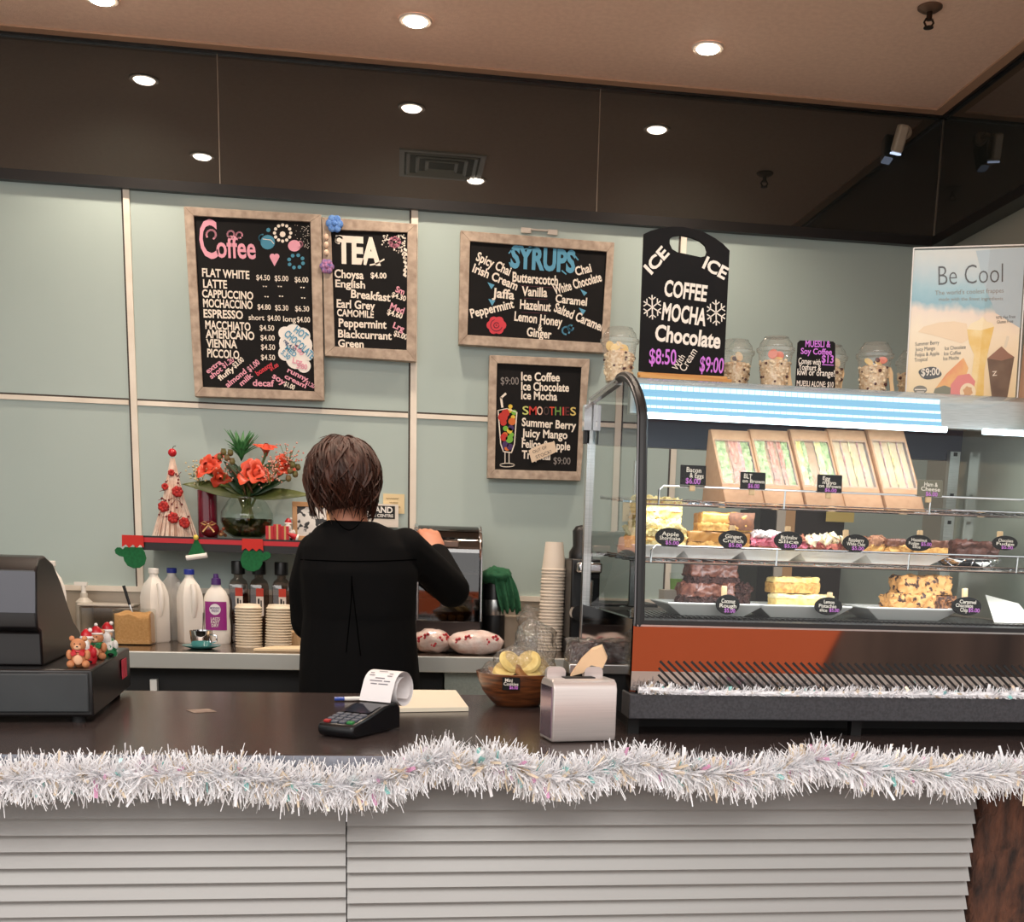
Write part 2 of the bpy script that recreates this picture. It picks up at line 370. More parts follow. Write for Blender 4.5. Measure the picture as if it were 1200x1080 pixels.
def words(t, C, items, Y=YS, nrm=(0, -1, 0), lift=.0014):
    """items: (text, x0, y0, x1, y1, height, material[, bold]) in the board's own sheet coordinates"""
    par = next((c for c in t.children if c.name.split('.')[0] in ('slate', 'poster')), t)
    for it in items:
        g = MB(); a = C(it[1], it[2]); b = C(it[3], it[4]); h = (C(it[1], it[2]-it[5])-a).length
        lettering(g, it[0], a, b, h, nrm, it[7] if len(it) > 7 else .027, lift=lift)
        g.build('lettering', it[6], par, smooth=0, world=True)
def blob(g, C, cx, cy, r, n=10, lob=0, amp=0., sy=1., lift=.0010, ph=0.):
    pts = []
    for k in range(n):
        a = 2*PI*k/n; q = r*(1+amp*math.sin(lob*a+ph)); pts.append(C(cx+q*math.cos(a), cy+q*sy*math.sin(a))-Vector((0, lift, 0)))
    g.add(pts, [tuple(range(n-1, -1, -1))])
def stroke(g, C, pts, wd, lift=.0012):
    for (x0, y0), (x1, y1) in zip(pts[:-1], pts[1:]):
        L = math.hypot(x1-x0, y1-y0) or 1; nx, ny = -(y1-y0)/L*wd/2, (x1-x0)/L*wd/2; ex, ey = (x1-x0)/L*wd*.3, (y1-y0)/L*wd*.3
        p = [(x0-ex+nx, y0-ey+ny), (x1+ex+nx, y1+ey+ny), (x1+ex-nx, y1+ey-ny), (x0-ex-nx, y0-ey-ny)]
        g.add([C(*q)-Vector((0, lift, 0)) for q in p], [(0, 1, 2, 3)])
def arc(cx, cy, r, a0, a1, n=10, sy=1.): return [(cx+r*math.cos(math.radians(a0+(a1-a0)*k/n)), cy+sy*r*math.sin(math.radians(a0+(a1-a0)*k/n))) for k in range(n+1)]
Wt, Pk, Bl, Pu, Rd, Gy = m_chalkw, m_pinkc, m_bluec, m_purple, m_redc, m_greyc
# coffee board
C = crop(200, 230, 4.0)
t = board('menu_board', 'tall black coffee menu board in a greywashed frame, leftmost on the wall', [(63, 50), (706, 88), (720, 957), (115, 938)], [(110, 94), (655, 122), (675, 915), (152, 895)], C)
IT = [('FLAT WHITE', 148, 375, 370, 388, 38, Wt), ('LATTE', 153, 427, 265, 432, 38, Wt), ('CAPPUCCINO', 148, 472, 388, 484, 36, Wt), ('MOCHACCINO', 153, 518, 385, 528, 38, Wt),
 ('ESPRESSO', 155, 567, 340, 575, 38, Wt), ('MACCHIATO', 163, 620, 375, 630, 38, Wt), ('AMERICANO', 165, 662, 393, 673, 38, Wt), ('VIENNA', 168, 706, 312, 712, 38, Wt), ('PICCOLO', 172, 752, 322, 762, 38, Wt)]
for s, x, y, w_ in (('$4.50', 402, 392, 64), ('$5.00', 488, 396, 64), ('$6.00', 582, 402, 64), ('$4.80', 408, 530, 62), ('$5.30', 490, 534, 62), ('$6.30', 584, 538, 66), ('short', 366, 579, 74), ('$4.00', 455, 582, 60), ('long', 528, 586, 60), ('$4.00', 592, 589, 62),
 ('$4.50', 418, 628, 68), ('$4.00', 422, 674, 66), ('$4.50', 424, 718, 66), ('$4.50', 424, 766, 66)): IT.append((s, x, y, x+w_, y+w_*.03, 25, Wt, .012))
for x, y in ((432, 432), (502, 432), (608, 437), (440, 480), (508, 478), (612, 486)): IT.append(('"', x, y+2, x+20, y+3, 14, Wt, .012))
IT += [('extra', 175, 832, 242, 782, 24, Pk), ('shot', 192, 857, 246, 815, 24, Pk), ('$1.20', 250, 806, 300, 772, 24, Pk), ('fluffy', 232, 866, 302, 812, 24, Wt), ('$3.00', 302, 806, 346, 770, 24, Wt),
 ('almond', 268, 897, 358, 826, 26, Pk), ('milk', 333, 890, 388, 842, 24, Pk), ('$1.00', 372, 824, 420, 782, 26, Pk), ('decaf', 385, 888, 486, 891, 30, Pk), ('bonsoy', 408, 842, 482, 792, 24, Rd), ('$1.00', 470, 818, 508, 796, 16, Rd),
 ('soy', 474, 848, 530, 886, 28, Pk), ('$1.00', 530, 886, 578, 907, 22, Wt), ('runny', 545, 822, 640, 870, 24, Pk), ('cream', 532, 850, 632, 900, 22, Pk), ('$1.20', 630, 880, 672, 900, 20, Pk)]
words(t, C, IT)
g = MB()
lettering(g, 'C', C(140, 288), C(225, 290), .118, bold=.01); lettering(g, 'offee', C(216, 284), C(400, 292), .066, bold=.02)
stroke(g, C, arc(190, 180, 22, 150, 420, 10), 9); stroke(g, C, arc(282, 178, 16, 90, 400, 10), 8); stroke(g, C, arc(322, 182, 14, 60, 380, 10), 7)
g.build('title', Pk, t, smooth=0, world=True); g = MB()
blob(g, C, 580, 232, 30, 16, sy=.9); stroke(g, C, arc(604, 225, 14, -90, 120), 6)
g.build('cup_drawing', Pk, t, smooth=0, world=True)['label'] = 'pink cup drawing'; g = MB(); blob(g, C, 477, 282, 13, 12, lift=.0013); blob(g, C, 497, 282, 13, 12, lift=.0016); g.add([C(465, 287)-Vector((0, .001, 0)), C(487, 328)-Vector((0, .001, 0)), C(509, 287)-Vector((0, .001, 0))], [(0, 1, 2)])
g.build('heart_drawing', Pk, t, smooth=0, world=True)['label'] = 'pink heart drawing'
g = MB(); blob(g, C, 455, 215, 34, 16, sy=1.0); stroke(g, C, arc(430, 195, 16, 90, 280), 6); blob(g, C, 458, 158, 10, 8)
g.build('cup_drawing', mat('chalk_teal', (70, 138, 165), .8), t, smooth=0, world=True)['label'] = 'teal cup drawing'; g = MB()
for k in range(8):
    a = k*PI/4+.3; blob(g, C, 588+34*math.cos(a), 305+30*math.sin(a), 9, 8)
g.build('flower_drawing', mat('chalk_teal', (70, 138, 165), .8), t, smooth=0, world=True)['label'] = 'teal flower ring drawing'
g = MB()
for k in range(12):
    a = k*PI/6; blob(g, C, 525+38*math.cos(a), 172+38*math.sin(a), 8, 8)
for k in range(60):
    r_ = random.random(); blob(g, C, 648-80*r_*random.random(), 135+110*random.random(), 1.6, 5)
blob(g, C, 525, 178, 14, 8, 4, .3); stroke(g, C, [(432, 200), (470, 205), (484, 222)], 3)
g.build('flower_drawing', Wt, t, smooth=0, world=True)
g = MB()
for cx, cy, r in ((575, 640, 42), (535, 640, 30), (615, 655, 40), (560, 690, 52), (610, 700, 55), (540, 735, 36), (640, 740, 32), (590, 760, 50), (625, 795, 32)): blob(g, C, cx, cy, r, 18, lift=.0006+.00001*r)
g.build('cloud_panel', mat('chalk_cream', (236, 232, 226), .8), t, smooth=0, world=True)
words(t, C, [('HOT', 575, 632, 630, 675, 34, Bl, .03), ('CHOCOLATE', 530, 650, 660, 765, 34, Bl, .03), ('reg 4.50', 528, 680, 580, 728, 18, mat('chalk_navy', (60, 80, 120), .8)), ('MED', 535, 715, 580, 755, 24, Bl), ('4.80', 575, 700, 612, 748, 22, Pk), ('5.30', 515, 735, 550, 768, 24, Bl), ('Lrg', 570, 780, 615, 790, 26, Pk), ('5.80', 590, 805, 640, 812, 24, Pk)], lift=.0024)
# tea board
t = board('menu_board', 'smaller black tea menu board beside the coffee board', [(710, 100), (1155, 132), (1150, 776), (724, 748)], [(752, 158), (1110, 172), (1106, 722), (770, 705)], C)
words(t, C, [('Choysa', 768, 380, 905, 388, 38, Wt), ('$4.00', 938, 383, 1012, 385, 26, Wt), ('English', 772, 424, 912, 432, 34, Wt), ('Breakfast', 845, 474, 1030, 493, 38, Wt), ('Earl Grey', 778, 520, 958, 532, 38, Wt), ('CAMOMILE', 780, 560, 952, 570, 32, Wt), ('Peppermint', 788, 610, 1012, 620, 38, Wt), ('Blackcurrant', 785, 660, 1036, 672, 36, Wt), ('Green', 785, 704, 905, 709, 34, Wt),
 ('Sm', 1052, 446, 1092, 462, 28, Pk), ('$4.30', 1034, 470, 1100, 492, 24, Wt), ('Med', 1026, 526, 1090, 552, 30, Pk), ('$4.60', 1013, 552, 1084, 574, 26, Wt), ('Lrg', 1040, 614, 1090, 636, 28, Pk), ('$5.00', 1044, 652, 1106, 673, 26, Wt)])
g = MB(); lettering(g, 'TEA', C(775, 306), C(985, 318), .078, bold=.05); stroke(g, C, arc(790, 205, 16, 90, 330), 8); stroke(g, C, [(935, 322), (965, 316), (1000, 296)], 7)
g.build('title', Wt, t, smooth=0, world=True)
g = MB()
for k in range(90):
    a = random.random(); b_ = random.random()
    blob(g, C, 1100-110*a*a, 180+130*b_*(1-.6*a)+(70*b_ if a < .2 else 0), random.choice((2, 3, 4, 5)), 6)
for k in range(7): blob(g, C, 1100+4*math.sin(k*2), 250+20*k, 9, 6, 2, .4)
g.m = 1
for k in range(8): blob(g, C, 1050+20*math.cos(k*.8), 215+18*math.sin(k*.8), 11, 7)
g.build('flower_drawing', [Wt, mat('chalk_rose', (190, 120, 140), .8)], t, smooth=0, world=True)
def rosette(name, label, px, py, r, m, m2):
    p = P(px, py, YS-.014); t = thing(name, label, 'decoration', p)
    g = MB()
    for k in range(6):
        a = k*PI/3; g.ball((r*.6*math.cos(a), 0, r*.6*math.sin(a)), (r*.5, .006, r*.5), 10, 6)
    g.build('petals', m, t); MB().ball((0, -.005, 0), (r*.35, .005, r*.35), 10, 6).build('centre', m2, t)
mb_ = mat('felt_blue', (70, 120, 200), .8, col2=(120, 165, 225), scale=160); mp_ = mat('felt_pink', (196, 130, 170), .8, col2=(90, 100, 160), scale=120)
rosette('felt_flower', 'blue spotted felt flower on the top left corner of the tea board', 392, 262, .026, mb_, mb_)
rosette('felt_flower', 'pink and blue felt flower low on the left rail of the tea board', 383, 312, .022, mp_, mp_)
for yy, wd in ((278, 'top'), (287, 'middle'), (296, 'bottom')):
    p = P(382.5, yy, YS-.009); t = thing('pearl_button', 'cream pearl button on the tea board frame, %s one of three' % wd, 'button', p)
    MB().ball((0, -.003, 0), (.008, .006, .010), 12, 8).build('button', mat('pearl', (236, 205, 180), .2), t)
p = P(376, 265, YS-.01)
# syrups board
C = crop(520, 240, 3.1765)
t = board('menu_board', 'wide black syrups board in a greywashed frame', [(62, 97), (634, 142), (612, 553), (55, 520)], [(98, 137), (606, 176), (586, 515), (88, 485)], C)
words(t, C, [('Spicy Chai', 118, 205, 243, 264, 34, Wt), ('Irish Cream', 105, 248, 270, 318, 32, Wt), ('Butterscotch', 255, 285, 425, 300, 36, Wt), ('Chai', 493, 264, 552, 248, 32, Wt), ('White Chocolate', 413, 334, 590, 283, 34, Wt), ('Vanilla', 290, 337, 385, 343, 34, Wt), ('Jaffa', 180, 342, 262, 352, 34, Wt), ('Caramel', 415, 362, 532, 376, 30, Wt), ('Hazelnut', 283, 386, 398, 396, 34, Wt), ('Peppermint', 103, 420, 263, 382, 32, Wt), ('Salted Caramel', 408, 395, 585, 470, 34, Wt), ('Lemon Honey', 262, 430, 440, 452, 34, Wt), ('&', 350, 468, 366, 470, 26, Wt), ('Ginger', 308, 487, 400, 498, 32, Wt)])
g = MB(); lettering(g, 'SYRUPS', C(248, 230), C(488, 250), .066, bold=.045); g.build('title', Bl, t, smooth=0, world=True)['label'] = 'blue title lettering'; g = MB()
for x, y, a in ((175, 300, 1), (178, 362, 0), (520, 325, 2), (515, 395, 1)): g.add([C(x-12, y-12)-Vector((0, .001, 0)), C(x+14, y-6+a*4)-Vector((0, .001, 0)), C(x+2, y+14)-Vector((0, .001, 0))], [(0, 1, 2)])
stroke(g, C, arc(455, 468, 14, 90, 400), 6); stroke(g, C, arc(472, 458, 10, 0, 300), 6)
for x0, y0, x1, y1 in ((243, 180, 255, 165), (245, 215, 250, 230), (488, 190, 500, 205), (440, 245, 455, 258), (300, 165, 340, 158)): stroke(g, C, [(x0, y0), (x1, y1)], 5)
g.build('flourish', Bl, t, smooth=0, world=True)['label'] = 'small blue flourishes'
g = MB()
for k in range(6): blob(g, C, 196+20*math.cos(k*1.05), 448+18*math.sin(k*1.05), 17, 12, lift=.0010+.00005*k)
g.build('rose_drawing', Rd, t, smooth=0, world=True)
g = MB(); stroke(g, C, arc(196, 448, 10, 0, 330), 2.5, .0018); stroke(g, C, arc(196, 448, 22, 20, 250), 2.5, .0018)
for x0, y0, x1, y1 in ((285, 300, 425, 310), (298, 348, 386, 352), (288, 400, 385, 404)): stroke(g, C, [(x0, y0), (x1, y1)], 1.5)
g.build('rose_lines', mat('chalk_plum', (90, 40, 55), .8), t, smooth=0, world=True)
# clear hook above the frame
p = P(632, 271, YW-.004)
t = thing('adhesive_hook', 'clear plastic hook strip on the wall above the syrups board', 'hook', p); MB().box((-.045, 0, 0), (.035, .006, .018)).box((.045, 0, 0), (.035, .006, .018)).box((0, -.002, .003), (.06, .008, .006)).build('hook', mat('clear_hook', (205, 198, 188), .2), t, bevel=.002)
# smoothies board
C = crop(520, 240, 3.1765)
t = smt = board('menu_board', 'tall black smoothies board with a drawn glass, below the syrups board', [(170, 560), (543, 575), (508, 1027), (162, 1017)], [(198, 590), (512, 605), (494, 993), (190, 985)], C)
words(t, C, [('$9:00', 212, 668, 279, 669, 28, Gy, 0.), ('Ice Coffee', 288, 653, 432, 657, 31, Wt), ('Ice Chocolate', 288, 689, 466, 695, 31, Wt), ('Ice Mocha', 288, 722, 422, 728, 30, Wt), ('Summer Berry', 290, 822, 492, 836, 30, Wt), ('Juicy Mango', 290, 862, 460, 871, 30, Wt), ('Feijoa & Apple', 290, 902, 470, 913, 30, Wt), ('Tropical', 290, 943, 396, 949, 30, Wt), ('$9:00', 408, 964, 471, 966, 26, Gy, 0.)])
for ch, x0, x1, c_ in (('S', 293, 316, (200, 205, 120)), ('M', 318, 346, (200, 60, 50)), ('O', 347, 368, (226, 190, 170)), ('O', 371, 392, (70, 50, 48)), ('T', 393, 412, (206, 74, 48)), ('H', 414, 436, (112, 152, 74)), ('I', 442, 448, (196, 66, 60)), ('E', 452, 468, (90, 34, 34)), ('S', 471, 492, (214, 190, 110))):
    g = MB(); lettering(g, ch, C(x0, 780+(x0-293)*.02), C(x1, 780+(x1-293)*.02), .028, bold=.01); g.build('lettering', mat('chalk_%d_%d' % (c_[0], c_[1]), c_, .8), t, smooth=0, world=True)
g = MB(); stroke(g, C, [(202, 765), (212, 890), (222, 918), (252, 922), (263, 890), (272, 772)], 4); stroke(g, C, [(202, 765), (235, 758), (272, 772)], 3); stroke(g, C, [(228, 922), (228, 960)], 3); stroke(g, C, [(243, 922), (243, 960)], 3); stroke(g, C, arc(236, 968, 27, 0, 360, 18, .25), 3)
stroke(g, C, [(218, 752), (213, 718), (230, 703)], 8)
g.build('glass_drawing', Wt, t, smooth=0, world=True)
for nm, c_, L in (('fruit_drawing', (190, 52, 44), ((220, 790, 18), (230, 775, 15), (224, 865, 14), (222, 810, 12))), ('fruit_drawing', (222, 190, 70), ((246, 765, 9), (248, 750, 8), (245, 840, 11), (258, 790, 8))), ('fruit_drawing', (206, 108, 48), ((254, 806, 14), (228, 855, 10), (236, 905, 10))), ('fruit_drawing', (116, 176, 64), ((244, 872, 14), (252, 855, 9), (262, 772, 10), (230, 832, 10))), ('fruit_drawing', (70, 48, 96), ((250, 830, 11), (230, 890, 12), (246, 900, 12), (222, 905, 8)))):
    for x, y, r in L: g = MB(); blob(g, C, x, y, r, 14, lift=.0008+.00003*r); g.build(nm, mat('fruit_%d' % c_[0], c_, .8), t, smooth=0, world=True)
Y_ = YS-.004; Cn = lambda x, y: P(520+x/3.1765, 240+y/3.1765, Y_)
t = thing('paper_note', 'torn cream paper note reading out of stock on the smoothies board', 'note', Cn(370, 920))
g = MB(); pts = [Cn(*q) for q in ((316, 914), (340, 900), (372, 888), (412, 880), (421, 918), (380, 938), (328, 959))]; g.add(pts+[p+Vector((0, .0012, 0)) for p in pts], [tuple(range(6, -1, -1)), tuple(range(7, 14))]); g.build('paper', mat('note_paper', (226, 205, 180), .8), t, smooth=0, world=True)
g = MB(); lettering(g, 'OUT OF', Cn(333, 925), Cn(385, 905), .010, bold=0); lettering(g, 'STOCK!', Cn(345, 945), Cn(402, 922), .011, bold=0); g.build('lettering', mat('ink_grey', (90, 80, 76), .8), t, smooth=0, world=True)
# ------------------------------------------------------------------ front counter
m_lam = mat('brown_laminate', (62, 52, 50), .22, col2=(74, 63, 60), scale=160, detail=2)
m_edge = mat('edge_strip', (150, 156, 168), .25, .8)
CF, CB = 1.79, 2.575
t = tag(MB().b2((-2.6, CF+.004, ZT-.036), (2.0, CB, ZT)).build('countertop', m_lam, None, bevel=.003), 'glossy dark brown laminate countertop across the whole front', 'countertop')
MB().b2((-2.6, CF, ZT-.036), (2.0, CF+.0038, ZT-.001)).build('edge_strip', m_edge, t, smooth=0)
m_slat = mat('grey_slat', (158, 157, 155), .42, .2, col2=(151, 149, 147), scale=5, stretch=(.2, 1, 3))
def slats(name, label, x0, x1, ys, xm, slope):
    t = thing('counter_panel', label, 'panel', (x0, 1.84, 0))
    g = MB(); zs = [P(xm, y, 1.835).z for y in ys]; p_ = zs[0]-zs[1]
    zz = [zs[0]+p_] + zs
    while zz[-1] > .02: zz.append(zz[-1]-p_)
    for a, b in zip(zz[:-1], zz[1:]):
        g.add([(x0, 1.846, a), (x1, 1.846, a), (x1, 1.832, b+.0012), (x0, 1.832, b+.0012), (x0, 1.846, b), (x1, 1.846, b)], [(3, 2, 1, 0), (3, 4, 5, 2)])
        g.add([(x0, 1.846, a), (x0, 1.832, b+.0012), (x0, 1.846, b)], [(0, 1, 2)]); g.add([(x1, 1.846, a), (x1, 1.832, b+.0012), (x1, 1.846, b)], [(2, 1, 0)])
    g.build('slats', m_slat, t, smooth=0, world=True)
    MB().b2((x0, 1.846, 0), (x1, 1.87, ZT-.037)).build('backing', mat('panel_back', (70, 64, 60), .7), t, smooth=0, world=True)
xs = P(406, 1000, 1.84).x; xe = P(1139, 1000, 1.835).x
slats('a', 'pale grey slatted counter front, left panel with wider slats', -2.6, xs-.001, [940+19.2*k for k in range(3)], 200, 0)
slats('b', 'pale grey slatted counter front, long right panel with narrower slats', xs+.001, xe, [931+17.8*k for k in range(3)], 760, 0)
m_bark = mat('rough_timber', (98, 60, 42), .9, col2=(30, 18, 14), scale=16, stretch=(4, 4, 1.1), bump=1., bscale=30, ramp=(.25, .72), detail=8)
g = MB(); g.slab((xe+.19, 1.84+.12, 0), (.37, .24, ZT-.04), (24, 8, 60), .007, 26)
tag(g.build('timber_post', m_bark, None, smooth=60), 'rough dark brown timber post at the right end of the counter front', 'post')
# ------------------------------------------------------------------ cash register
R_ = thing('cash_register', 'black cash register with a wide cash drawer at the left end of the counter', 'cash register', (-.518, 2.09, ZT), .075)
zd = P(105, 785, 2.09).z-ZT
m_reg = mat('register_grey', (60, 62, 72), .4); m_regd = mat('register_black', (22, 20, 21), .32); m_draw = mat('drawer_grey', (52, 56, 58), .5, col2=(46, 49, 51), scale=12)
g = MB().b2((-.7, .006, .012), (0, .46, zd)); g.build('drawer_case', m_regd, R_, bevel=.004)
g = MB().b2((-.7, 0, .02), (-.006, .012, zd-.006)); g.build('drawer_front', m_draw, R_, bevel=.003)
for x, y in ((-.03, .03), (-.03, .43), (-.65, .03)): MB().cyl((x, y, 0), (x, y, .013), .012).build('foot', m_blackm, R_)
prof = [(.06, zd), (.06, .155), (.036, .162), (.03, .19), (.048, .262), (.075, .282), (.12, .287), (.19, .272), (.25, .238), (.31, .19), (.36, .155), (.42, .132), (.43, .12), (.43, zd)]
g = MB(); g.prism(prof, (-.09, 0, 0), (0, 1, 0), (0, 0, 1), (-.56, 0, 0)); g.build('housing', m_regd, R_, bevel=.004)
g = MB(); g.add([(-.65, .0285, .19), (-.092, .0285, .19), (-.092, .046, .260), (-.65, .046, .260)], [(0, 1, 2, 3)]); g.build('rear_panel', m_reg, R_, smooth=0)
g = MB(); 
for a, b_ in (((-.20, .035, .212), (-.165, .035, .214)), ((-.20, .0372, .226), (-.165, .0372, .228))): g.b2((a[0], a[1]-.008, a[2]), (b_[0], a[1]+.002, b_[2]))
g.b2((-.2, .0275, .212), (-.198, .036, .228)).b2((-.167, .0275, .212), (-.165, .036, .228)); g.build('latch', m_regd, next(c for c in R_.children if c.name.startswith('rear_panel')), smooth=0)
# drawer sticker
t = thing('sticker', 'small pink and red sticker on the side of the cash drawer', 'sticker', (0, 0, 0)); t.parent = None
t.location = base_matrix(R_) @ Vector((.002, .36, .062)); t.rotation_euler = (0, 0, .075)
MB().b2((0, -.032, -.02), (.0012, .032, .018)).build('label', mat('sticker_pink', (214, 70, 96), .5, col2=(190, 40, 60), scale=60), t, smooth=0)
# figurines on the drawer
m_bear = mat('bear_tan', (206, 140, 96), .6, col2=(190, 122, 80), scale=80); m_bearl = mat('bear_muzzle', (228, 178, 140), .6); m_red = mat('gloss_red', (196, 28, 40), .35); m_wh = mat('figurine_white', (240, 236, 230), .4); m_gr = mat('figurine_green', (40, 120, 72), .4)
def bear(label, loc, rz, s=1., scarf=None, hat=None):
    t = thing('bear_figurine', label, 'figurine', loc, rz); g = MB()
    g.ball((0, 0, .022*s), (.02*s, .017*s, .024*s)).ball((0, -.002, .056*s), (.019*s, .017*s, .017*s))
    for sx in (-1, 1): g.ball((sx*.015*s, .002, .072*s), (.007*s, .005*s, .007*s), 10, 6).ball((sx*.018*s, -.016*s, .009*s), (.010*s, .013*s, .010*s), 12, 8).ball((sx*.021*s, -.008*s, .032*s), (.008*s, .009*s, .013*s), 10, 8)
    g.build('body', m_bear, t, smooth=80)
    MB().ball((0, -.017*s, .051*s), (.009*s, .007*s, .007*s), 10, 8).ball((0, -.0185*s, .020*s), (.011*s, .004*s, .013*s), 10, 8).build('muzzle', m_bearl, t)
    g = MB()
    for sx in (-1, 1): g.ball((sx*.0065*s, -.0175*s, .060*s), .0018*s, 8, 6)
    g.ball((0, -.0235*s, .0535*s), (.003*s, .002*s, .002*s), 8, 6); g.build('eyes', m_blackm, t)
    if scarf: MB().lathe([(.012*s, .037*s), (.018*s, .040*s), (.016*s, .045*s)], seg=16).box((.010*s, -.017*s, .036*s), (.012*s, .005, .010*s), (0, .4, 0)).box((-.010*s, -.017*s, .036*s), (.012*s, .005, .010*s), (0, -.4, 0)).build('bow', scarf, t)
    if hat:
        MB().lathe([(.017*s, .066*s), (.016*s, .074*s), (.008*s, .084*s), (.0005, .09*s)], seg=16).build('hat', hat, t); MB().lathe([(.016*s, .064*s), (.019*s, .067*s), (.016*s, .071*s)], seg=16).ball((0, 0, .09*s), .005*s, 8, 6).build('hat_trim', m_wh, t)
    return t
def RL(x, y, z): return base_matrix(R_) @ Vector((x, y, z))
bear('brown teddy bear figurine with a red bow at the front of the drawer top', RL(-.028, .05, zd), .1, .70, m_red)
def santa(label, loc, rz, s=1., coat=m_red):
    t = thing('christmas_figurine', label, 'figurine', loc, rz)
    MB().lathe([(.0005, 0), (.019*s, 0), (.022*s, .012*s), (.018*s, .03*s), (.012*s, .042*s), (.0005, .046*s)], seg=18).ball((.02*s, -.006*s, .026*s), (.007*s, .008*s, .013*s), 10, 8).ball((-.02*s, -.006*s, .026*s), (.007*s, .008*s, .013*s), 10, 8).build('coat', coat, t)
    MB().ball((0, -.001, .053*s), (.012*s, .011*s, .012*s), 12, 8).build('face', m_bearl, t)
    MB().ball((0, -.010*s, .043*s), (.013*s, .009*s, .016*s), 12, 8, .15, 3).lathe([(.013*s, .057*s), (.0155*s, .060*s), (.013*s, .064*s)], seg=16).ball((.010*s, 0, .078*s), .005*s, 8, 6).build('beard', m_wh, t)
    MB().lathe([(.0135*s, .061*s), (.012*s, .07*s), (.005*s, .079*s), (.0005, .081*s)], seg=16).build('hat', m_red, t)
    MB().ball((.01*s, -.01*s, .005*s), (.008*s, .011*s, .006*s), 10, 6).ball((-.01*s, -.01*s, .005*s), (.008*s, .011*s, .006*s), 10, 6).build('boots', m_blackm, t)
santa('red hatted white bearded figurine beside the front bear', RL(-.026, .12, zd), -.3, .78)
bear('brown bear figurine in a white fringed red hat and striped green scarf', RL(-.022, .20, zd), -.1, .72, m_gr, m_red)
santa('white and green figurine at the back of the figurine row', RL(-.012, .265, zd), -.2, .82, mat('figurine_stripe', (236, 236, 230), .4, col2=(40, 130, 80), scale=55, ramp=(.48, .52)))
# ------------------------------------------------------------------ card terminal, receipt, pad
a, b = PZ(373, 862.5, ZT), PZ(414, 867, ZT); rz = math.atan2((b-a).y, (b-a).x); wd = (b-a).length; ln = .15
T_ = thing('card_terminal', 'black card payment terminal with a keypad on the counter', 'card terminal', (a+b)/2, rz)
m_term = mat('terminal_black', (18, 19, 22), .25)
g = MB(); g.prism([(0, .004), (-.004, .014), (.0, .024), (.05, .034), (.10, .046), (ln-.01, .05), (ln, .04), (ln, .002), (.01, 0)], (-wd/2, 0, 0), (0, 1, 0), (0, 0, 1), (wd, 0, 0)); g.build('body', m_term, T_, bevel=.004)
def tp(x, y, dz=.0): return Vector((x, y, .0242+(y/.05*.010 if y < .05 else .010+(y-.05)/.05*.012)+dz))
g = MB(); g.add([tp(-wd*.38, .060, .001), tp(wd*.38, .060, .001), tp(wd*.38, .1, .001), tp(-wd*.38, .1, .001)], [(0, 1, 2, 3)]); g.build('screen', mat('screen_dark', (34, 38, 48), .08), T_, smooth=0)
mk = mat('key_grey', (96, 100, 110), .4)
for r_ in range(4):
    for c_ in range(4):
        col_ = mk if not (r_ == 0 and c_ in (0, 3)) else mat('key_red' if c_ == 0 else 'key_green', (170, 40, 40) if c_ == 0 else (50, 130, 70), .4)
        x, y = -wd*.33+c_*wd*.22, .010+r_*.0125; MB().box(tp(x, y, .0012), (wd*.16, .008, .003), (.2, 0, 0)).build('key', col_, T_, smooth=0)
rc = thing('receipt', 'long curled white paper receipt coming out of the card terminal', 'receipt', base_matrix(T_) @ Vector((0, ln*.8, .05)), rz)
w2 = wd*.46; g = MB(); pts = []
cyy, czz, rr = .05, .006, .036
pts += [(0, .0), (.004, .012)]
for k in range(0, 40):
    an = math.radians(165-15*k); r2_ = rr*(1-.012*k); pts.append((cyy-.004+r2_*math.cos(an), czz+.012+r2_*math.sin(an)))
pts = [(y, max(z, -.048)) for y, z in pts]
vs = []; fs = []
for y, z in pts: vs += [(-w2, y, z), (w2, y, z)]
fs = [(2*i, 2*i+1, 2*i+3, 2*i+2) for i in range(len(pts)-1)]
g.add(vs, fs); g.build('paper', mat('receipt_paper', (240, 236, 236), .7), rc, smooth=80)
g = MB()
for i, L in enumerate((((-.5, -.1), (0, .6)), ((-.6, .2), (.3, .7)), ((-.3, .3),), ((-.75, -.4), (.4, .7)), ((-.75, -.5), (.45, .7)), ((-.3, .25),))):
    an = math.radians(160-9*i); c_ = Vector((0, cyy-.004+(rr+.0004)*math.cos(an), czz+.012+(rr+.0004)*math.sin(an))); tg = Vector((0, math.sin(an), -math.cos(an)))*.0009
    for xa, xb in L: g.quad(c_-tg+Vector((xa*w2, 0, 0)), c_-tg+Vector((xb*w2, 0, 0)), c_+tg+Vector((xb*w2, 0, 0)), c_+tg+Vector((xa*w2, 0, 0)))
g.build('print', mat('receipt_ink', (120, 118, 126), .8), rc, smooth=0)
pa = [PZ(x, y, ZT) for x, y in ((458, 835), (549, 833.5), (534, 813), (464, 812.5))]
pad = thing('note_pad', 'open cream order pad lying behind the card terminal', 'note pad', pa[0])
g = MB(); g.add([p+Vector((0, 0, .001)) for p in pa]+[p+Vector((0, 0, .009)) for p in pa], [(3, 2, 1, 0), (4, 5, 6, 7)]+[(i, (i+1) % 4, 4+(i+1) % 4, 4+i) for i in range(4)]); g.build('pages', mat('pad_paper', (236, 226, 204), .8), pad, smooth=0, world=True)
g = MB(); g.tube([pa[0]+Vector((.004, -.002, .012)), pa[3]+Vector((.004, 0, .012))], .009, 12); g.build('binding', mat('pad_binding', (205, 200, 200), .3, .5), pad, world=True)
p0, p1 = PZ(392, 822, ZT), PZ(402, 812, ZT)
t = thing('pen', 'blue and white pen behind the card terminal', 'pen', p0); MB().tube([p0+Vector((.0, 0, .006)), p0+Vector((.02, .005, .006))], .004).build('cap', mat('pen_blue', (50, 80, 170), .3), t, world=True); MB().tube([p0+Vector((.02, .005, .006)), p0+Vector((.11, .026, .006))], .0042).build('barrel', m_wh, t, world=True)
p0 = PZ(236, 833, ZT)
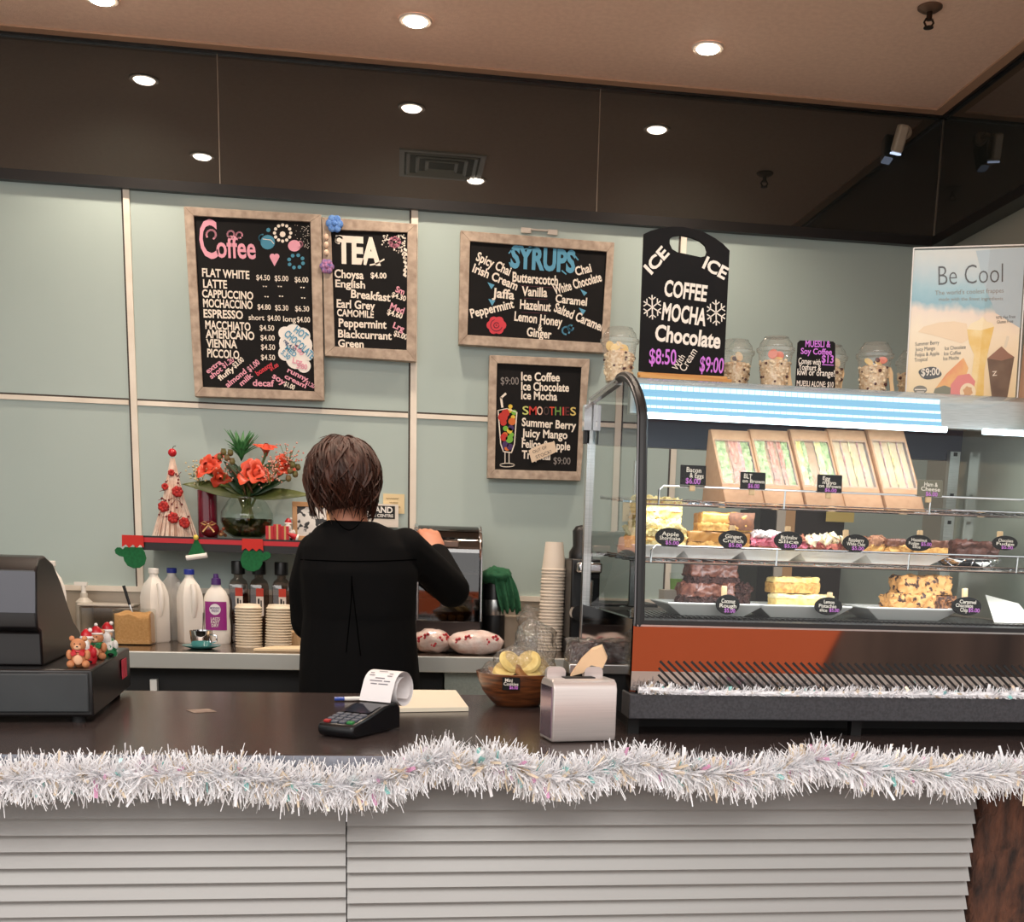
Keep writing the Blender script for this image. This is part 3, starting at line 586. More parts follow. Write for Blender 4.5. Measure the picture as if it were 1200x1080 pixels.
t = thing('tape_scrap', 'worn strip of clear tape stuck flat on the counter', 'tape', p0, .5)
g = MB(); g.b2((-.022, -.022, .0004), (.022, .022, .001)); g.build('tape', mat('worn_tape', (168, 146, 130), .5, col2=(130, 110, 98), scale=40), t, smooth=0)
# ------------------------------------------------------------------ cookie bowl
bc = PZ(606, 826, ZT); bc.z = ZT
m_bowl = mat('acacia', (140, 80, 42), .35, col2=(64, 32, 16), scale=16, stretch=(1, 1, 10), ramp=(.35, .65), coat=.3)
t = thing('wooden_bowl', 'round grained wooden bowl of cookies behind the napkin dispenser', 'bowl', bc)
rim = P(560, 786, bc.y).z-ZT; rr = abs(P(558, 786, bc.y).x-bc.x)
prof = [(.0005, 0), (rr*.52, 0), (rr*.66, .012), (rr*.84, rim*.45), (rr*.96, rim*.82), (rr, rim), (rr*.965, rim+.001), (rr*.90, rim*.8), (rr*.78, rim*.42), (rr*.5, .02), (.0005, .014)]
MB().lathe(prof, seg=40).build('bowl', m_bowl, t, smooth=60)
m_cling = glass('cling_wrap', (246, 244, 240), 1.0, .07, .08, 1., 75, milk=.07)
m_cookie = mat('cookie_butter', (240, 214, 140), .6, col2=(226, 194, 116), scale=60); m_cookb = mat('cookie_brown', (176, 126, 72), .7, col2=(150, 100, 56), scale=70)
def bagged(label, p, r, cook, rot, nz=.22, seed=0., grp='bags of mini cookies in the wooden bowl'):
    t = thing('cookie_bag', label, 'cookie bag', p, rot, grp)
    MB().ball((0, 0, r[2]*.9), r, 18, 12, nz, 2.6, seed).rough(.004, 60, seed).build('wrap', m_cling, t, smooth=80)
    for k, (x, y, z, a, b_) in enumerate(cook):
        g = MB(); g.T = Matrix.Translation((x, y, z)) @ Matrix.Rotation(a, 4, 'X') @ Matrix.Rotation(b_, 4, 'Y'); g.lathe([(.0005, 0), (.024, .001), (.026, .005), (.022, .010), (.0005, .012)], seg=20); g.build('cookie', m_cookie if k % 3 < 2 else m_cookb, t)
bagged('clear bag of pale half round cookies on top of the bowl', bc+Vector((-.005, -.028, rim-.005)), (.05, .035, .032), [(-.020, -.016, .028, .9, .35), (.022, -.018, .028, 1.0, -.45), (.006, -.016, .008, .7, .6), (.030, -.012, .010, .6, .2), (-.026, -.010, .010, .6, -.3)], .1, .12, 1.)
bagged('crumpled clear bag of brown cookies sunk in the bowl at the left', bc+Vector((-.04, .0, rim-.035)), (.04, .045, .03), [(0, -.012, .02, .5, .3), (.015, .005, .014, .3, -.2), (-.008, .01, .02, .6, .9)], .4, .2, 2.)
bagged('empty looking twisted top of a cellophane bag above the bowl', bc+Vector((.035, .02, rim-.01)), (.05, .045, .062), [(.0, -.02, .02, .9, .2), (-.02, 0, .02, .5, .8)], .9, .3, 3.)
bagged('clear wrapped bag at the back right of the bowl behind the dispenser', bc+Vector((.045, -.02, rim-.03)), (.035, .035, .035), [(0, -.01, .02, .8, .1), (.01, .01, .02, .3, .5)], .9, .25, 4.)
def card_tag(name, label, p, w, h, lines, tilt=.12, rz=0., oval=False, peg=None, m=m_slate, cols=None, roll=0., group=None, th=.003):
    """small slate price tag; lines: (text, x0, y, x1, height, material) in units of half width / half height"""
    t = thing(name, label, 'price tag', p, rz, group); t.rotation_euler = (-tilt, roll, rz)
    g = MB(); n = 28 if oval else 4
    out = [(w/2*math.cos(2*PI*k/28), h/2*math.sin(2*PI*k/28)) for k in range(28)] if oval else [(-w/2, -h/2), (w/2, -h/2), (w/2, h/2), (-w/2, h/2)]
    g.prism(out, (0, 0, 0), (1, 0, 0), (0, 0, 1), (0, th, 0)); sl_ = g.build('slate', m, t, smooth=40, bevel=.0006)
    by = {}
    for s, x0, y, x1, hh, mm in lines: by.setdefault(mm.name, [mm, []])[1].append((s, x0, y, x1, hh))
    for mm, L in by.values():
        g = MB()
        for s, x0, y, x1, hh in L: lettering(g, s, (x0*w/2, 0, y*h/2), (x1*w/2, 0, (y-.06)*h/2), hh*h/2, (0, -1, 0), .012, lift=.0006)
        g.build('lettering', mm, sl_, smooth=0)
    if peg:
        x, z0, z1 = peg; MB().b2((x-.005, th, z0), (x+.005, th+.006, z1)).build('peg', m_stick, t, smooth=0, bevel=.001)
    return t
p = P(599, 801, bc.y-rr-.004)
card_tag('price_tag', 'small black tag reading mini cookies on the wooden bowl', p, .036, .026, [('Mini', -.7, .3, .15, .55, Wt), ('Cookies', -.85, -.25, .8, .5, Wt), ('$6.00', -.2, -.8, .75, .5, Pu)], .2)
# ------------------------------------------------------------------ napkin dispenser
m_alu = mat('satin_aluminium', (216, 206, 202), .34, .55, col2=(207, 198, 194), scale=8, stretch=(1, 1, 60))
n0, n1 = PZ(646, 870, ZT), PZ(721, 869, ZT); wn = (n1-n0).length; hn = P(680, 797, n0.y).z-ZT; dn = .075
t = thing('napkin_dispenser', 'satin aluminium napkin dispenser standing at the front of the counter', 'napkin dispenser', ((n0.x+n1.x)/2, n0.y, ZT), math.atan2((n1-n0).y, (n1-n0).x)+.06)
def rrect(w, h, r, n=5, z0=0):
    o = []
    for cx, cz, a0 in ((w-r, z0+r, -90), (w-r, z0+h-r, 0), (-w+r, z0+h-r, 90), (-w+r, z0+r, 180)):
        for k in range(n+1):
            a = math.radians(a0+90*k/n); o.append((cx+r*math.cos(a), cz+r*math.sin(a)))
    return o
prof = [(.004, .002), (.0, .012), (0, hn-.016), (.004, hn-.006), (.014, hn), (dn-.014, hn), (dn-.004, hn-.006), (dn, hn-.016), (dn, .012), (dn-.004, .002)]
g = MB(); g.prism(prof, (-wn/2, 0, 0), (0, 1, 0), (0, 0, 1), (wn, 0, 0)); g.build('casing', m_alu, t, smooth=40, bevel=.002)
g = MB(); g.b2((-wn/2-.0015, .008, .008), (-wn/2+.001, dn-.008, hn-.012)); g.build('side_plate', mat('mirror_side', (150, 128, 150), .12, .9), t, smooth=0)
for sx in (-1, 1):
    g = MB(); g.prism([(x, z) for x, z in rrect(.017, .026, .009, 5, hn-.008)], (sx*(wn/2-.020 if sx < 0 else wn/2-.026), .05, 0), (1, 0, 0), (0, 0, 1), (0, .012, 0)); g.build('guide_plate', m_alu, t, smooth=40)
MB().b2((-wn/2+.03, .03, hn), (wn/2-.03, .05, hn+.002)).build('slot', m_blackm, t, smooth=0)
bm_ = base_matrix(t) @ Vector((.018, .05, hn+.001))
nk = thing('napkin', 'folded beige paper napkin poking out of the dispenser', 'napkin', bm_, .1)
g = MB(); pf = [(-.030, -.002, 0), (-.012, -.004, .028), (.006, -.006, .046), (.026, 0, .052), (.038, .006, .030), (.030, .004, .014), (.008, .0, .020), (-.006, .002, .006)]
g.add([Vector(p) for p in pf]+[Vector(p)+Vector((.004, .012, .004)) for p in pf], [(0, 1, 7), (1, 6, 7), (1, 2, 6), (2, 5, 6), (2, 3, 5), (3, 4, 5)]+[(8+c, 8+b, 8+a) for a, b, c in [(0, 1, 7), (1, 6, 7), (1, 2, 6), (2, 5, 6), (2, 3, 5), (3, 4, 5)]]+[(i, 8+i, 8+(i+1) % 8, (i+1) % 8) for i in range(8)])
g.build('sheet', mat('napkin_beige', (232, 196, 156), .85), nk, smooth=30)
# steel tin with a wrapped cake behind the dispenser
p = Vector((P(688, 785, 2.36).x, 2.36, ZT))
t = thing('steel_tin', 'small steel tray stand behind the napkin dispenser', 'tray', p); zz = P(688, 777, 2.33).z-ZT
MB().b2((-.045, -.04, zz-.022), (.045, .04, zz)).build('tray', m_steel, t, bevel=.003); MB().b2((-.04, -.03, 0), (.04, .03, zz-.022)).build('stand', m_blackm, t, smooth=0)
tt = thing('wrapped_cake', 'dark chocolate cake in clear wrap on the steel tray', 'cake', p+Vector((-.006, 0, zz)))
MB().slab((0, 0, .001), (.062, .05, .038), (8, 6, 5), .005, 50, 3.).build('cake', mat('dark_choc', (84, 40, 30), .5, col2=(54, 24, 18), scale=50), tt, smooth=60); MB().slab((0, 0, .0004), (.072, .06, .046), (10, 8, 6), .007, 60, 4.).build('wrap', m_cling, tt, smooth=80)
tt = thing('cellophane_bag', 'scrunched clear cellophane bag beside the wrapped chocolate cake', 'bag', p+Vector((.055, .0, 0)))
MB().ball((0, 0, .075), (.034, .034, .072), 16, 14, .35, 2.5, 9.).rough(.004, 70).build('bag', m_cling, tt, smooth=80); MB().ball((0, 0, .03), (.026, .026, .026), 12, 8, .2, 3).build('contents', m_cookb, tt)
# ------------------------------------------------------------------ back bench
BF = 3.62
m_benchtop = mat('bench_steel', (140, 122, 108), .18, .9, col2=(120, 104, 92), scale=4, stretch=(1, 8, 1))
t = thing('back_bench', 'long steel topped back bench along the sage wall', 'bench', (0, BF, 0))
MB().b2((-3, BF, ZN-.004), (XR+.05, YW-.013, ZN)).build('worktop', m_benchtop, t, smooth=0, world=True)
MB().b2((-3, BF-.012, ZN-.05), (XR+.05, BF, ZN)).build('front_edge', mat('bench_edge', (216, 218, 212), .3, .55), t, smooth=0, world=True, bevel=.003)
MB().b2((-3, BF+.06, .12), (.16, BF+.5, ZN-.05)).b2((.36, BF+.06, .12), (XR, BF+.5, ZN-.05)).build('cupboard', m_blackm, t, smooth=0, world=True)
MB().b2((.165, BF+.03, .12), (.355, BF+.5, ZN-.055)).build('cupboard_door', mat('speckle_door', (150, 158, 150), .5, col2=(164, 172, 163), scale=120), t, smooth=0, world=True)
p = P(181, 805, BF+.05); MB().box(p, (.02, .03, .05)).build('bracket', m_white, t, smooth=0, world=True)
def BN(px, Y): # point on the bench top below pixel column px at depth Y
    d = ray(px, 755); return Vector((d.x*Y/d.y, Y, ZN))
# milk
m_milk = mat('milk_hdpe', (238, 234, 226), .35); m_capb = mat('cap_blue', (36, 52, 150), .35)
def milk(label, px, Y, cap, rz=0., h=.240):
    t = thing('milk_bottle', label, 'milk bottle', BN(px, Y), rz, None); g = MB()
    def sq(r_, z, e=.5, dx=0): return (r_, z)
    prof = [(.0005, 0), (.044, 0), (.05, .006), (.05, .12), (.05, .15), (.046, .17), (.036, .195), (.024, .214), (.018, .222), (.018, .236)]
    def wob(a, i): 
        c = max(abs(math.cos(a)), abs(math.sin(a))); return (1/c)**(.8 if i < 7 else .2)
    g.lathe([(r_, z*h/.248) for r_, z in prof], seg=32, wob=wob, sx=.71, sy=.71); g.build('bottle', m_milk, t, smooth=50)
    g = MB(); g.tube([(0, -.032, .198*h/.248), (.0, -.042, .175*h/.248), (0, -.040, .12*h/.248), (0, -.032, .09*h/.248)], [.009, .010, .010, .007], 10); g.build('handle', m_milk, t, smooth=60)
    MB().lathe([(.0005, h), (.015, h), (.0165, h-.002), (.0165, h-.016), (.015, h-.017)][::-1], seg=24).build('cap', cap, t)
    return t
milk('white milk bottle with a white cap, left of the two under the shelf end', 183, 3.96, m_white, .7)
milk('white milk bottle with a blue cap standing behind the white capped one', 204, 4.07, m_capb, .9)
milk('white milk bottle with a blue cap beside the dish liquid', 224, 3.94, m_capb, .5)
milk('white capped bottle behind the cash register, further left', 25, 3.95, m_white, .4, .255)
milk('white capped bottle behind the cash register, nearer its sloping end', 64, 3.95, m_white, .6, .255)
# pump bottle and clear tub
t = thing('pump_bottle', 'small pale pump bottle against the wall behind the register', 'bottle', BN(101, 4.06))
MB().lathe([(.0005, 0), (.028, 0), (.028, .12), (.012, .135), (.012, .15)], seg=20).build('bottle', mat('pale_bottle', (206, 200, 188), .3), t); MB().cyl((0, 0, .15), (0, 0, .175), .008).box((-.008, 0, .18), (.04, .016, .012)).build('pump', m_white, t)
t = thing('storage_tub', 'clear plastic tub against the splashback behind the sugar jar', 'tub', BN(130, 4.05)); m_tub = glass('clear_tub', (225, 220, 212), .8, .08, .12)
MB().b2((-.085, -.05, 0), (.085, .05, .11)).build('tub', m_tub, t, smooth=0, bevel=.006); MB().b2((-.09, -.055, .11), (.09, .055, .118)).build('lid', mat('tub_lid', (196, 188, 176), .35), t, bevel=.003)
# sugar jar
t = thing('sugar_jar', 'square clear jar of brown sugar on the back bench', 'jar', BN(159, 3.86)); m_clear = glass('clear_glass', (250, 252, 250), 1.0, .01, .02)
MB().b2((-.058, -.05, 0), (.058, .05, .112)).build('jar', m_clear, t, smooth=0, bevel=.006)
MB().slab((0, 0, .004), (.108, .092, .094), (12, 10, 5), .001, 40, 5., .016).build('brown_sugar', mat('brown_sugar', (206, 160, 106), .9, col2=(190, 142, 88), scale=150), t, smooth=60)
sp = thing('spoon', 'black handled spoon standing in the brown sugar', 'spoon', base_matrix(t) @ Vector((.0, 0, .085)))
MB().tube([(.012, 0, -.03), (-.008, 0, .02), (-.014, 0, .04)], .0028).build('stem', m_chrome, sp); MB().tube([(-.014, 0, .04), (-.03, 0, .10)], [.0045, .005]).build('handle', m_black, sp)
# dish liquid
t = thing('dish_liquid_bottle', 'white dish liquid bottle with purple cap and purple label', 'bottle', BN(255, 3.95))
prof = [(.0005, 0), (.040, 0), (.043, .008), (.044, .06), (.041, .09), (.043, .125), (.040, .15), (.030, .172), (.016, .186), (.014, .195)]
MB().lathe(prof, seg=28, sy=.62).build('bottle', m_milk, t, smooth=60); MB().lathe([(.0005, .228), (.008, .227), (.009, .214), (.015, .212), (.016, .192), (.0, .192)][::-1], seg=20).build('cap', mat('cap_purple', (74, 40, 110), .35), t)
g = MB(); n = 10; A = []
for z in (.045, .138):
    for k in range(n+1):
        a = math.radians(-140+100*k/n); A.append((.0446*math.cos(a), .0446*.62*math.sin(a)-.001, z))
g.add(A, [(k, k+1, n+2+k, n+1+k) for k in range(n)]); g.build('label', mat('label_purple', (150, 40, 130), .4), t)
g = MB(); g.add([(.018*math.cos(2*PI*k/24)-.001, -.0300, .113+.018*math.sin(2*PI*k/24)) for k in range(24)], [tuple(range(24))]); g.build('label_disc', mat('label_white', (240, 236, 240), .4), t, smooth=0)
g = MB(); lettering(g, 'MORNING', (-.016, -.0302, .114), (.014, -.0302, .114), .007, bold=.01); lettering(g, 'FRESH', (-.012, -.0302, .104), (.011, -.0302, .104), .008, bold=.01); g.build('lettering', mat('label_ink', (70, 40, 120), .5), t, smooth=0)
g = MB(); lettering(g, 'LASTS', (-.015, -.0300, .078), (.014, -.0300, .078), .009, bold=.02); lettering(g, 'FAST', (-.015, -.0300, .067), (.012, -.0300, .067), .009, bold=.02); lettering(g, 'DRY', (-.013, -.0300, .056), (.010, -.0300, .056), .009, bold=.02); g.build('lettering', m_wh, t, smooth=0)
# syrup bottles
m_bg = glass('bottle_glass', (215, 205, 200), 1.1, .03, .04); m_syr = mat('syrup_dark', (52, 26, 20), .15); m_lab = mat('syrup_label', (226, 216, 206), .5)
for px, nm, fill in ((281, 'leftmost of three under the shelf', .165), (305, 'middle of three under the shelf', .08), (331, 'rightmost under the shelf beside the woman', .05)):
    t = thing('syrup_bottle', 'square clear syrup bottle with a black cap, ' + nm, 'bottle', BN(px, 4.03), .15)
    def wob2(a, i): return (1/max(abs(math.cos(a)), abs(math.sin(a))))**(.8 if i < 5 else .1)
    MB().lathe([(.0005, 0), (.032, 0), (.034, .006), (.034, .19), (.028, .205), (.016, .215), (.015, .235)], seg=24, wob=wob2, sx=.94, sy=.94).build('bottle', m_bg, t, smooth=50)
    MB().lathe([(.0005, .004), (.029, .004), (.031, .01), (.031, fill), (.0005, fill)], seg=24, wob=lambda a, i: (1/max(abs(math.cos(a)), abs(math.sin(a))))**.8, sx=.94, sy=.94).build('syrup', m_syr, t, smooth=50)
    MB().lathe([(.0005, .27), (.021, .27), (.0225, .266), (.0225, .228), (.019, .226)][::-1], seg=24).build('cap', m_black, t)
    g = MB(); g.b2((-.012, -.0348, .09), (.012, -.0338, .18)); g.build('label', m_lab, t, smooth=0); g = MB(); g.b2((-.012, -.0352, .155), (.012, -.0347, .182)); g.build('label_band', mat('label_red', (196, 60, 40), .5), t, smooth=0)
    g = MB(); g.b2((-.007, -.0350, .098), (-.001, -.0347, .148)).b2((.002, -.0350, .104), (.006, -.0347, .142)); g.build('label_print', m_black, t, smooth=0)
# takeaway lids: two stacks, one lid each a thing
m_lid = mat('lid_cream', (232, 218, 194), .5)
def lid_mesh(): return MB().lathe([(.0005, .011), (.030, .011), (.032, .013), (.036, .013), (.040, .004), (.043, .003), (.0435, 0), (.041, 0), (.039, .002), (.034, .0105), (.0005, .009)], seg=28)
l0 = None
for px, Yd, top, ang, nm in ((292, 3.86, 15, 0., 'left'), (326, 3.86, 15, .05, 'right')):
    b0 = BN(px, Yd)
    for k in range(top):
        lab = 'cream cup lid in the %s stack of lids on the back bench' % nm; loc = (b0.x+ang*.010*k, b0.y, ZN+.0088*k)
        if l0 is None: l0 = thing('cup_lid', lab, 'cup lid', loc, 0, 'cream lids in the left stack'); lid_mesh().build('lid', m_lid, l0, smooth=50)
        else: dup(l0, loc, .3*k, lab, 'cream lids in the %s stack' % nm)
# cup and saucer
b0 = BN(236, 3.74)
t = thing('saucer', 'teal saucer under the steel cup', 'saucer', b0); MB().lathe([(.0005, 0), (.03, 0), (.058, .009), (.059, .011), (.03, .005), (.0005, .004)], seg=32).build('saucer', mat('teal_glaze', (66, 140, 140), .15), t, smooth=60)
t = thing('steel_cup', 'small shiny steel cup holding spoons on a teal saucer', 'cup', b0+Vector((0, 0, .005)))
MB().lathe([(.0005, 0), (.026, 0), (.03, .006), (.034, .04), (.035, .052), (.033, .052), (.028, .008), (.0005, .005)], seg=28).build('cup', m_chrome, t, smooth=60); MB().tube([(.033, -.005, .04), (.048, -.008, .036), (.048, -.008, .02), (.031, -.005, .014)], .003).build('handle', m_chrome, t)
t = thing('teaspoon', 'teaspoon standing in the steel cup', 'spoon', b0+Vector((.0, 0, .012))); MB().tube([(.0, 0, 0), (.006, .004, .06), (.008, .005, .10)], [.003, .003, .0045], flat=.5).build('handle', m_steel, t)
# wrapping paper and small wooden crate
b0 = BN(332, 3.72); t = thing('paper_bag_stack', 'flat pile of cream paper bags beside the lids', 'paper bags', b0, .06); MB().add(*[[(-.09, -.05, 0), (.10, -.055, 0), (.11, .06, 0), (-.03, .06, 0), (-.09, -.05, .010), (.10, -.055, .012), (.11, .06, .012), (-.03, .06, .010)], [(3, 2, 1, 0), (4, 5, 6, 7), (0, 1, 5, 4), (1, 2, 6, 5), (2, 3, 7, 6), (3, 0, 4, 7)]]).build('bags', mat('bag_cream', (230, 208, 172), .8), t, smooth=0, bevel=.003)
b0 = BN(357, 3.95); t = thing('wooden_crate', 'pale wooden crate on the bench behind the woman', 'crate', b0); MB().b2((-.07, -.05, 0), (.07, .05, .045)).build('crate', m_stick, t, smooth=0, bevel=.002)
# ------------------------------------------------------------------ decorated shelf
SF = 3.96; zsh = P(256, 630, SF).z; x0, x1 = P(166, 632, SF).x, P(372, 632, SF).x
m_shelf = mat('shelf_black', (26, 20, 20), .35)
t = thing('wall_shelf', 'black wall shelf with a red ribbon edge above the milk bottles', 'shelf', ((x0+x1)/2, YW, zsh))
MB().b2((x0, SF, zsh-.046), (x1, YW-.009, zsh)).build('board', m_shelf, t, smooth=0, world=True); MB().b2((x0, SF-.003, zsh-.021), (x1, SF, zsh-.006)).build('ribbon', mat('ribbon_red', (196, 40, 52), .6), t, smooth=0, world=True)
def SH(px, dy=0.): d = ray(px, 628); Y = 4.045+dy; return Vector((d.x*Y/d.y, Y, zsh))
m_felt = mat('felt_green', (24, 110, 62), .9, col2=(20, 96, 54), scale=120); m_feltr = mat('felt_red', (206, 52, 46), .9)
def mitten(label, px, flip):
    p = P(px, 641, SF-.008); p.z = zsh-.004; t = thing('felt_mitten', label, 'ornament', p); s = -1 if flip else 1
    o = [(-.026, -.034), (.027, -.034), (.036, -.05), (.040, -.068), (.034, -.088), (.018, -.100), (-.002, -.102), (-.020, -.094), (-.030, -.078), (-.032, -.066), (-.044, -.064), (-.056, -.056), (-.058, -.044), (-.050, -.036), (-.040, -.036), (-.032, -.042)]
    o2 = [(x*s, z) for x, z in o]; o2 = o2 if s > 0 else o2[::-1]
    MB().prism(o2, (0, 0, 0), (1, 0, 0), (0, 0, 1), (0, .003, 0)).build('mitten', m_felt, t, smooth=0, bevel=.001)
    c = [(-.033, .004), (-.034, -.034), (-.022, -.026), (-.012, -.036), (0, -.026), (.012, -.036), (.022, -.026), (.034, -.034), (.033, .004)]
    MB().prism(c, (0, -.003, 0), (1, 0, 0), (0, 0, 1), (0, .0028, 0)).build('cuff', m_feltr, t, smooth=0)
mitten('green felt mitten with a red cuff hanging at the left end of the shelf', 156, False)
mitten('green felt mitten with a red cuff hanging below the flower vase', 296, True)
p = P(230, 641, SF-.008); p.z = zsh-.004; t = thing('felt_hat', 'green felt elf hat with a white brim hanging from the shelf', 'ornament', p, 0.)
MB().prism([(-.03, -.062), (.032, -.054), (.004, -.002), (-.004, -.004)], (0, 0, 0), (1, 0, 0), (0, 0, 1), (0, .003, 0)).build('hat', m_felt, t, smooth=0)
g = MB(); g.tube([(-.032, -.002, -.064), (0, -.002, -.059), (.034, -.002, -.053)], .0085, 10); g.build('brim', m_wh, t); MB().ball((.0, -.002, .003), .0085, 12, 8).build('pompom', mat('felt_yellow', (226, 206, 96), .9), t)
# twig tree
b0 = SH(205); t = thing('twig_tree', 'pale twig christmas tree with red roses on the shelf', 'ornament tree', b0)
g = MB()
for k in range(110):
    a = 2*PI*k/110+random.uniform(-.02, .02); r0 = .066+random.uniform(-.006, .008); g.tube([(r0*math.cos(a), r0*.8*math.sin(a), 0), (.45*r0*math.cos(a), .36*r0*math.sin(a), .125), (.006*math.cos(a), .006*math.sin(a), .245+random.uniform(-.01, .01))], [.0024, .002, .0012], 4)
g.m = 1; g.lathe([(.055, .002), (.002, .24)], seg=20); g.build('twigs', [mat('twig_pale', (246, 228, 212), .8, col2=(222, 190, 172), scale=40), mat('twig_core', (176, 142, 124), .9)], t, smooth=60)
m_rose = mat('rose_red', (206, 46, 36), .6, col2=(150, 24, 26), scale=90)
for z, a in ((.205, -95), (.145, -60), (.095, -125), (.06, -85), (.045, -50), (.16, -140)):
    r0 = .066*(1-z/.255)+.006; a = math.radians(a); g = MB(); c = Vector((r0*math.cos(a), r0*.8*math.sin(a), z)); s_ = .018 if z < .15 else .011
    g.ball(c, (s_*.6, s_*.5, s_*.6), 10, 8)
    for j in range(7): g.ball(c+Vector((s_*.6*math.cos(j*.9), -.004, s_*.6*math.sin(j*.9))), (s_*.45, .005, s_*.45), 8, 6)
    g.build('rose', m_rose, t, smooth=80)
g = MB()
for k in range(26):
    z = random.uniform(.03, .21); r0 = .066*(1-z/.255)+.004; a = math.radians(random.uniform(-170, -10)); c = Vector((r0*math.cos(a), r0*.8*math.sin(a), z)); g.ball(c, .0035, 6, 5).tube([c, c+Vector((random.uniform(-.015, .015), -.005, random.uniform(-.01, .015)))], .001, 4)
g.build('berries', mat('berry_dark', (110, 24, 28), .4), t)
MB().ball((.0, 0, .270), (.014, .014, .0135), 16, 10).build('apple', mat('apple_red', (196, 26, 40), .2), t); MB().tube([(0, 0, .28), (.004, 0, .29), (.012, 0, .292)], .0012, 5).build('stem', m_blackm, t)
# candle, bauble
b0 = SH(244, .03); t = thing('pillar_candle', 'tall dark red glass candle behind the bouquet', 'candle', b0); MB().lathe([(.0005, 0), (.032, 0), (.032, .155), (.0005, .155)], seg=28).build('candle', mat('candle_red', (120, 24, 48), .12, coat=.5), t)
b0 = SH(246, -.045); t = thing('bauble', 'small dark red bauble tied with a gold bow on the shelf', 'ornament', b0); MB().ball((0, 0, .027), (.031, .027, .027), 18, 12).build('ball', mat('bauble_red', (110, 22, 30), .25), t)
g = MB(); [g.tube([(0, -.026, .04), (s*.012, -.03, .052), (s*.024, -.028, .046), (s*.012, -.03, .04), (0, -.026, .04), (s*.018, -.03, .018)], .0028, 6, flat=.5) for s in (-1, 1)]; g.build('bow', mat('gold_bow', (206, 164, 110), .4, .5), t)
b0 = SH(258, -.03); t = thing('berry_sprig', 'red and gold berry sprig between the bauble and the vase', 'ornament', b0); g = MB()
for k in range(16): g.ball((random.uniform(-.022, .022), random.uniform(-.02, .02), random.uniform(.006, .03)), .006, 8, 6)
g.build('berries', mat('berry_mix', (150, 40, 40), .35, col2=(190, 150, 100), scale=60), t)
# vase of flowers
b0 = SH(290, -.01); V_ = thing('flower_vase', 'round clear glass vase half full of water on the shelf', 'vase', b0)
m_vase = glass('vase_glass', (240, 246, 242), 1.0, .01, .03)
vp = [(.0005, .002), (.045, .002), (.072, .02), (.086, .055), (.084, .085), (.066, .118), (.054, .132), (.056, .138)]
MB().lathe(vp, seg=36, cap=False).build('glass', m_vase, V_, smooth=80)
MB().lathe([(.0005, .006), (.043, .006), (.069, .022), (.0825, .055), (.0825, .066), (.0005, .066)], seg=36, cap=False).build('water', glass('vase_water', (150, 150, 118), 1.0, .02, .04), V_, smooth=50)
m_stem = mat('stem_green', (104, 118, 62), .5, col2=(80, 96, 48), scale=20); m_leafd = mat('leaf_dark', (38, 70, 36), .45, col2=(30, 56, 30), scale=12); m_leafo = mat('leaf_olive', (96, 104, 52), .45, col2=(70, 80, 40), scale=14); m_spike = mat('leaf_spike', (62, 120, 66), .5)
m_flo = mat('anthurium_orange', (220, 86, 54), .4, col2=(196, 62, 40), scale=16)
B_ = thing('bouquet', 'bouquet of orange lilies with broad leaves and gum nuts in the vase', 'bouquet', b0+Vector((0, 0, .012)))
def FQ(px, py, dy=0.):
    q = P(px, py, b0.y+dy); return q-b0-Vector((0, 0, .012))
heads = [(242, 545, -.05), (258, 560, -.06), (292, 552, -.08), (304, 553, -.085), (312, 522, .0), (333, 545, -.03), (250, 538, -.02)]
g = MB()
for i, (x, y, dy) in enumerate(heads):
    q = FQ(x, y+8, dy); k = math.sin(i*2.3); g.tube([(-.04*k, .03*math.cos(i*2.), .0), (-.012*k, 0, .085), (q.x*.35, q.y*.4, .15), tuple(q)], .0045, 6)
for i in range(12):
    a = i*.55; g.tube([(.045*math.cos(a), .04*math.sin(a), 0), (.008*math.cos(a+2), .008*math.sin(a), .09), (.02*math.cos(a+PI), .02*math.sin(a+PI), .16)], .0045, 6)
g.build('stems', m_stem, B_, smooth=80)
def lily(c, face, s, m):
    face = Vector(face).normalized(); u = face.orthogonal().normalized(); w = face.cross(u); g = MB(); n = 28; vs = []; rings = 7
    for i in range(rings):
        f = i/(rings-1)
        for k in range(n):
            a = 2*PI*k/n; rr_ = s*(.16+.84*f**1.3)*(1+.22*f*math.cos(3*a)+.12*f*math.sin(7*a+i)); hh = s*(-.95+1.15*f**.7-.30*f**5)
            vs.append(c+u*(rr_*math.cos(a))+w*(rr_*math.sin(a))+face*hh)
    g.add(vs, [(i*n+k, i*n+(k+1) % n, (i+1)*n+(k+1) % n, (i+1)*n+k) for i in range(rings-1) for k in range(n)])
    vs2 = [c+u*(s*.45*math.cos(2*PI*k/10)*(1-i*.3))+w*(s*.45*math.sin(2*PI*k/10)*(1-i*.3))+face*(s*(-.25+.22*i)) for i in range(3) for k in range(10)]
    g.add(vs2, [(i*10+k, i*10+(k+1) % 10, (i+1)*10+(k+1) % 10, (i+1)*10+k) for i in range(2) for k in range(10)])
    return g.build('flower', m, B_, smooth=80)
for (x, y, dy), fc, s in zip(heads, ((-.4, -.8, .6), (.2, -.7, -.3), (-.3, -.9, .5), (.5, -.8, .4), (.1, -.3, 1), (.4, -.8, .3), (-.2, -.6, .8)), (.040, .030, .042, .040, .036, .034, .034)): lily(FQ(x, y, dy), fc, s, m_flo)
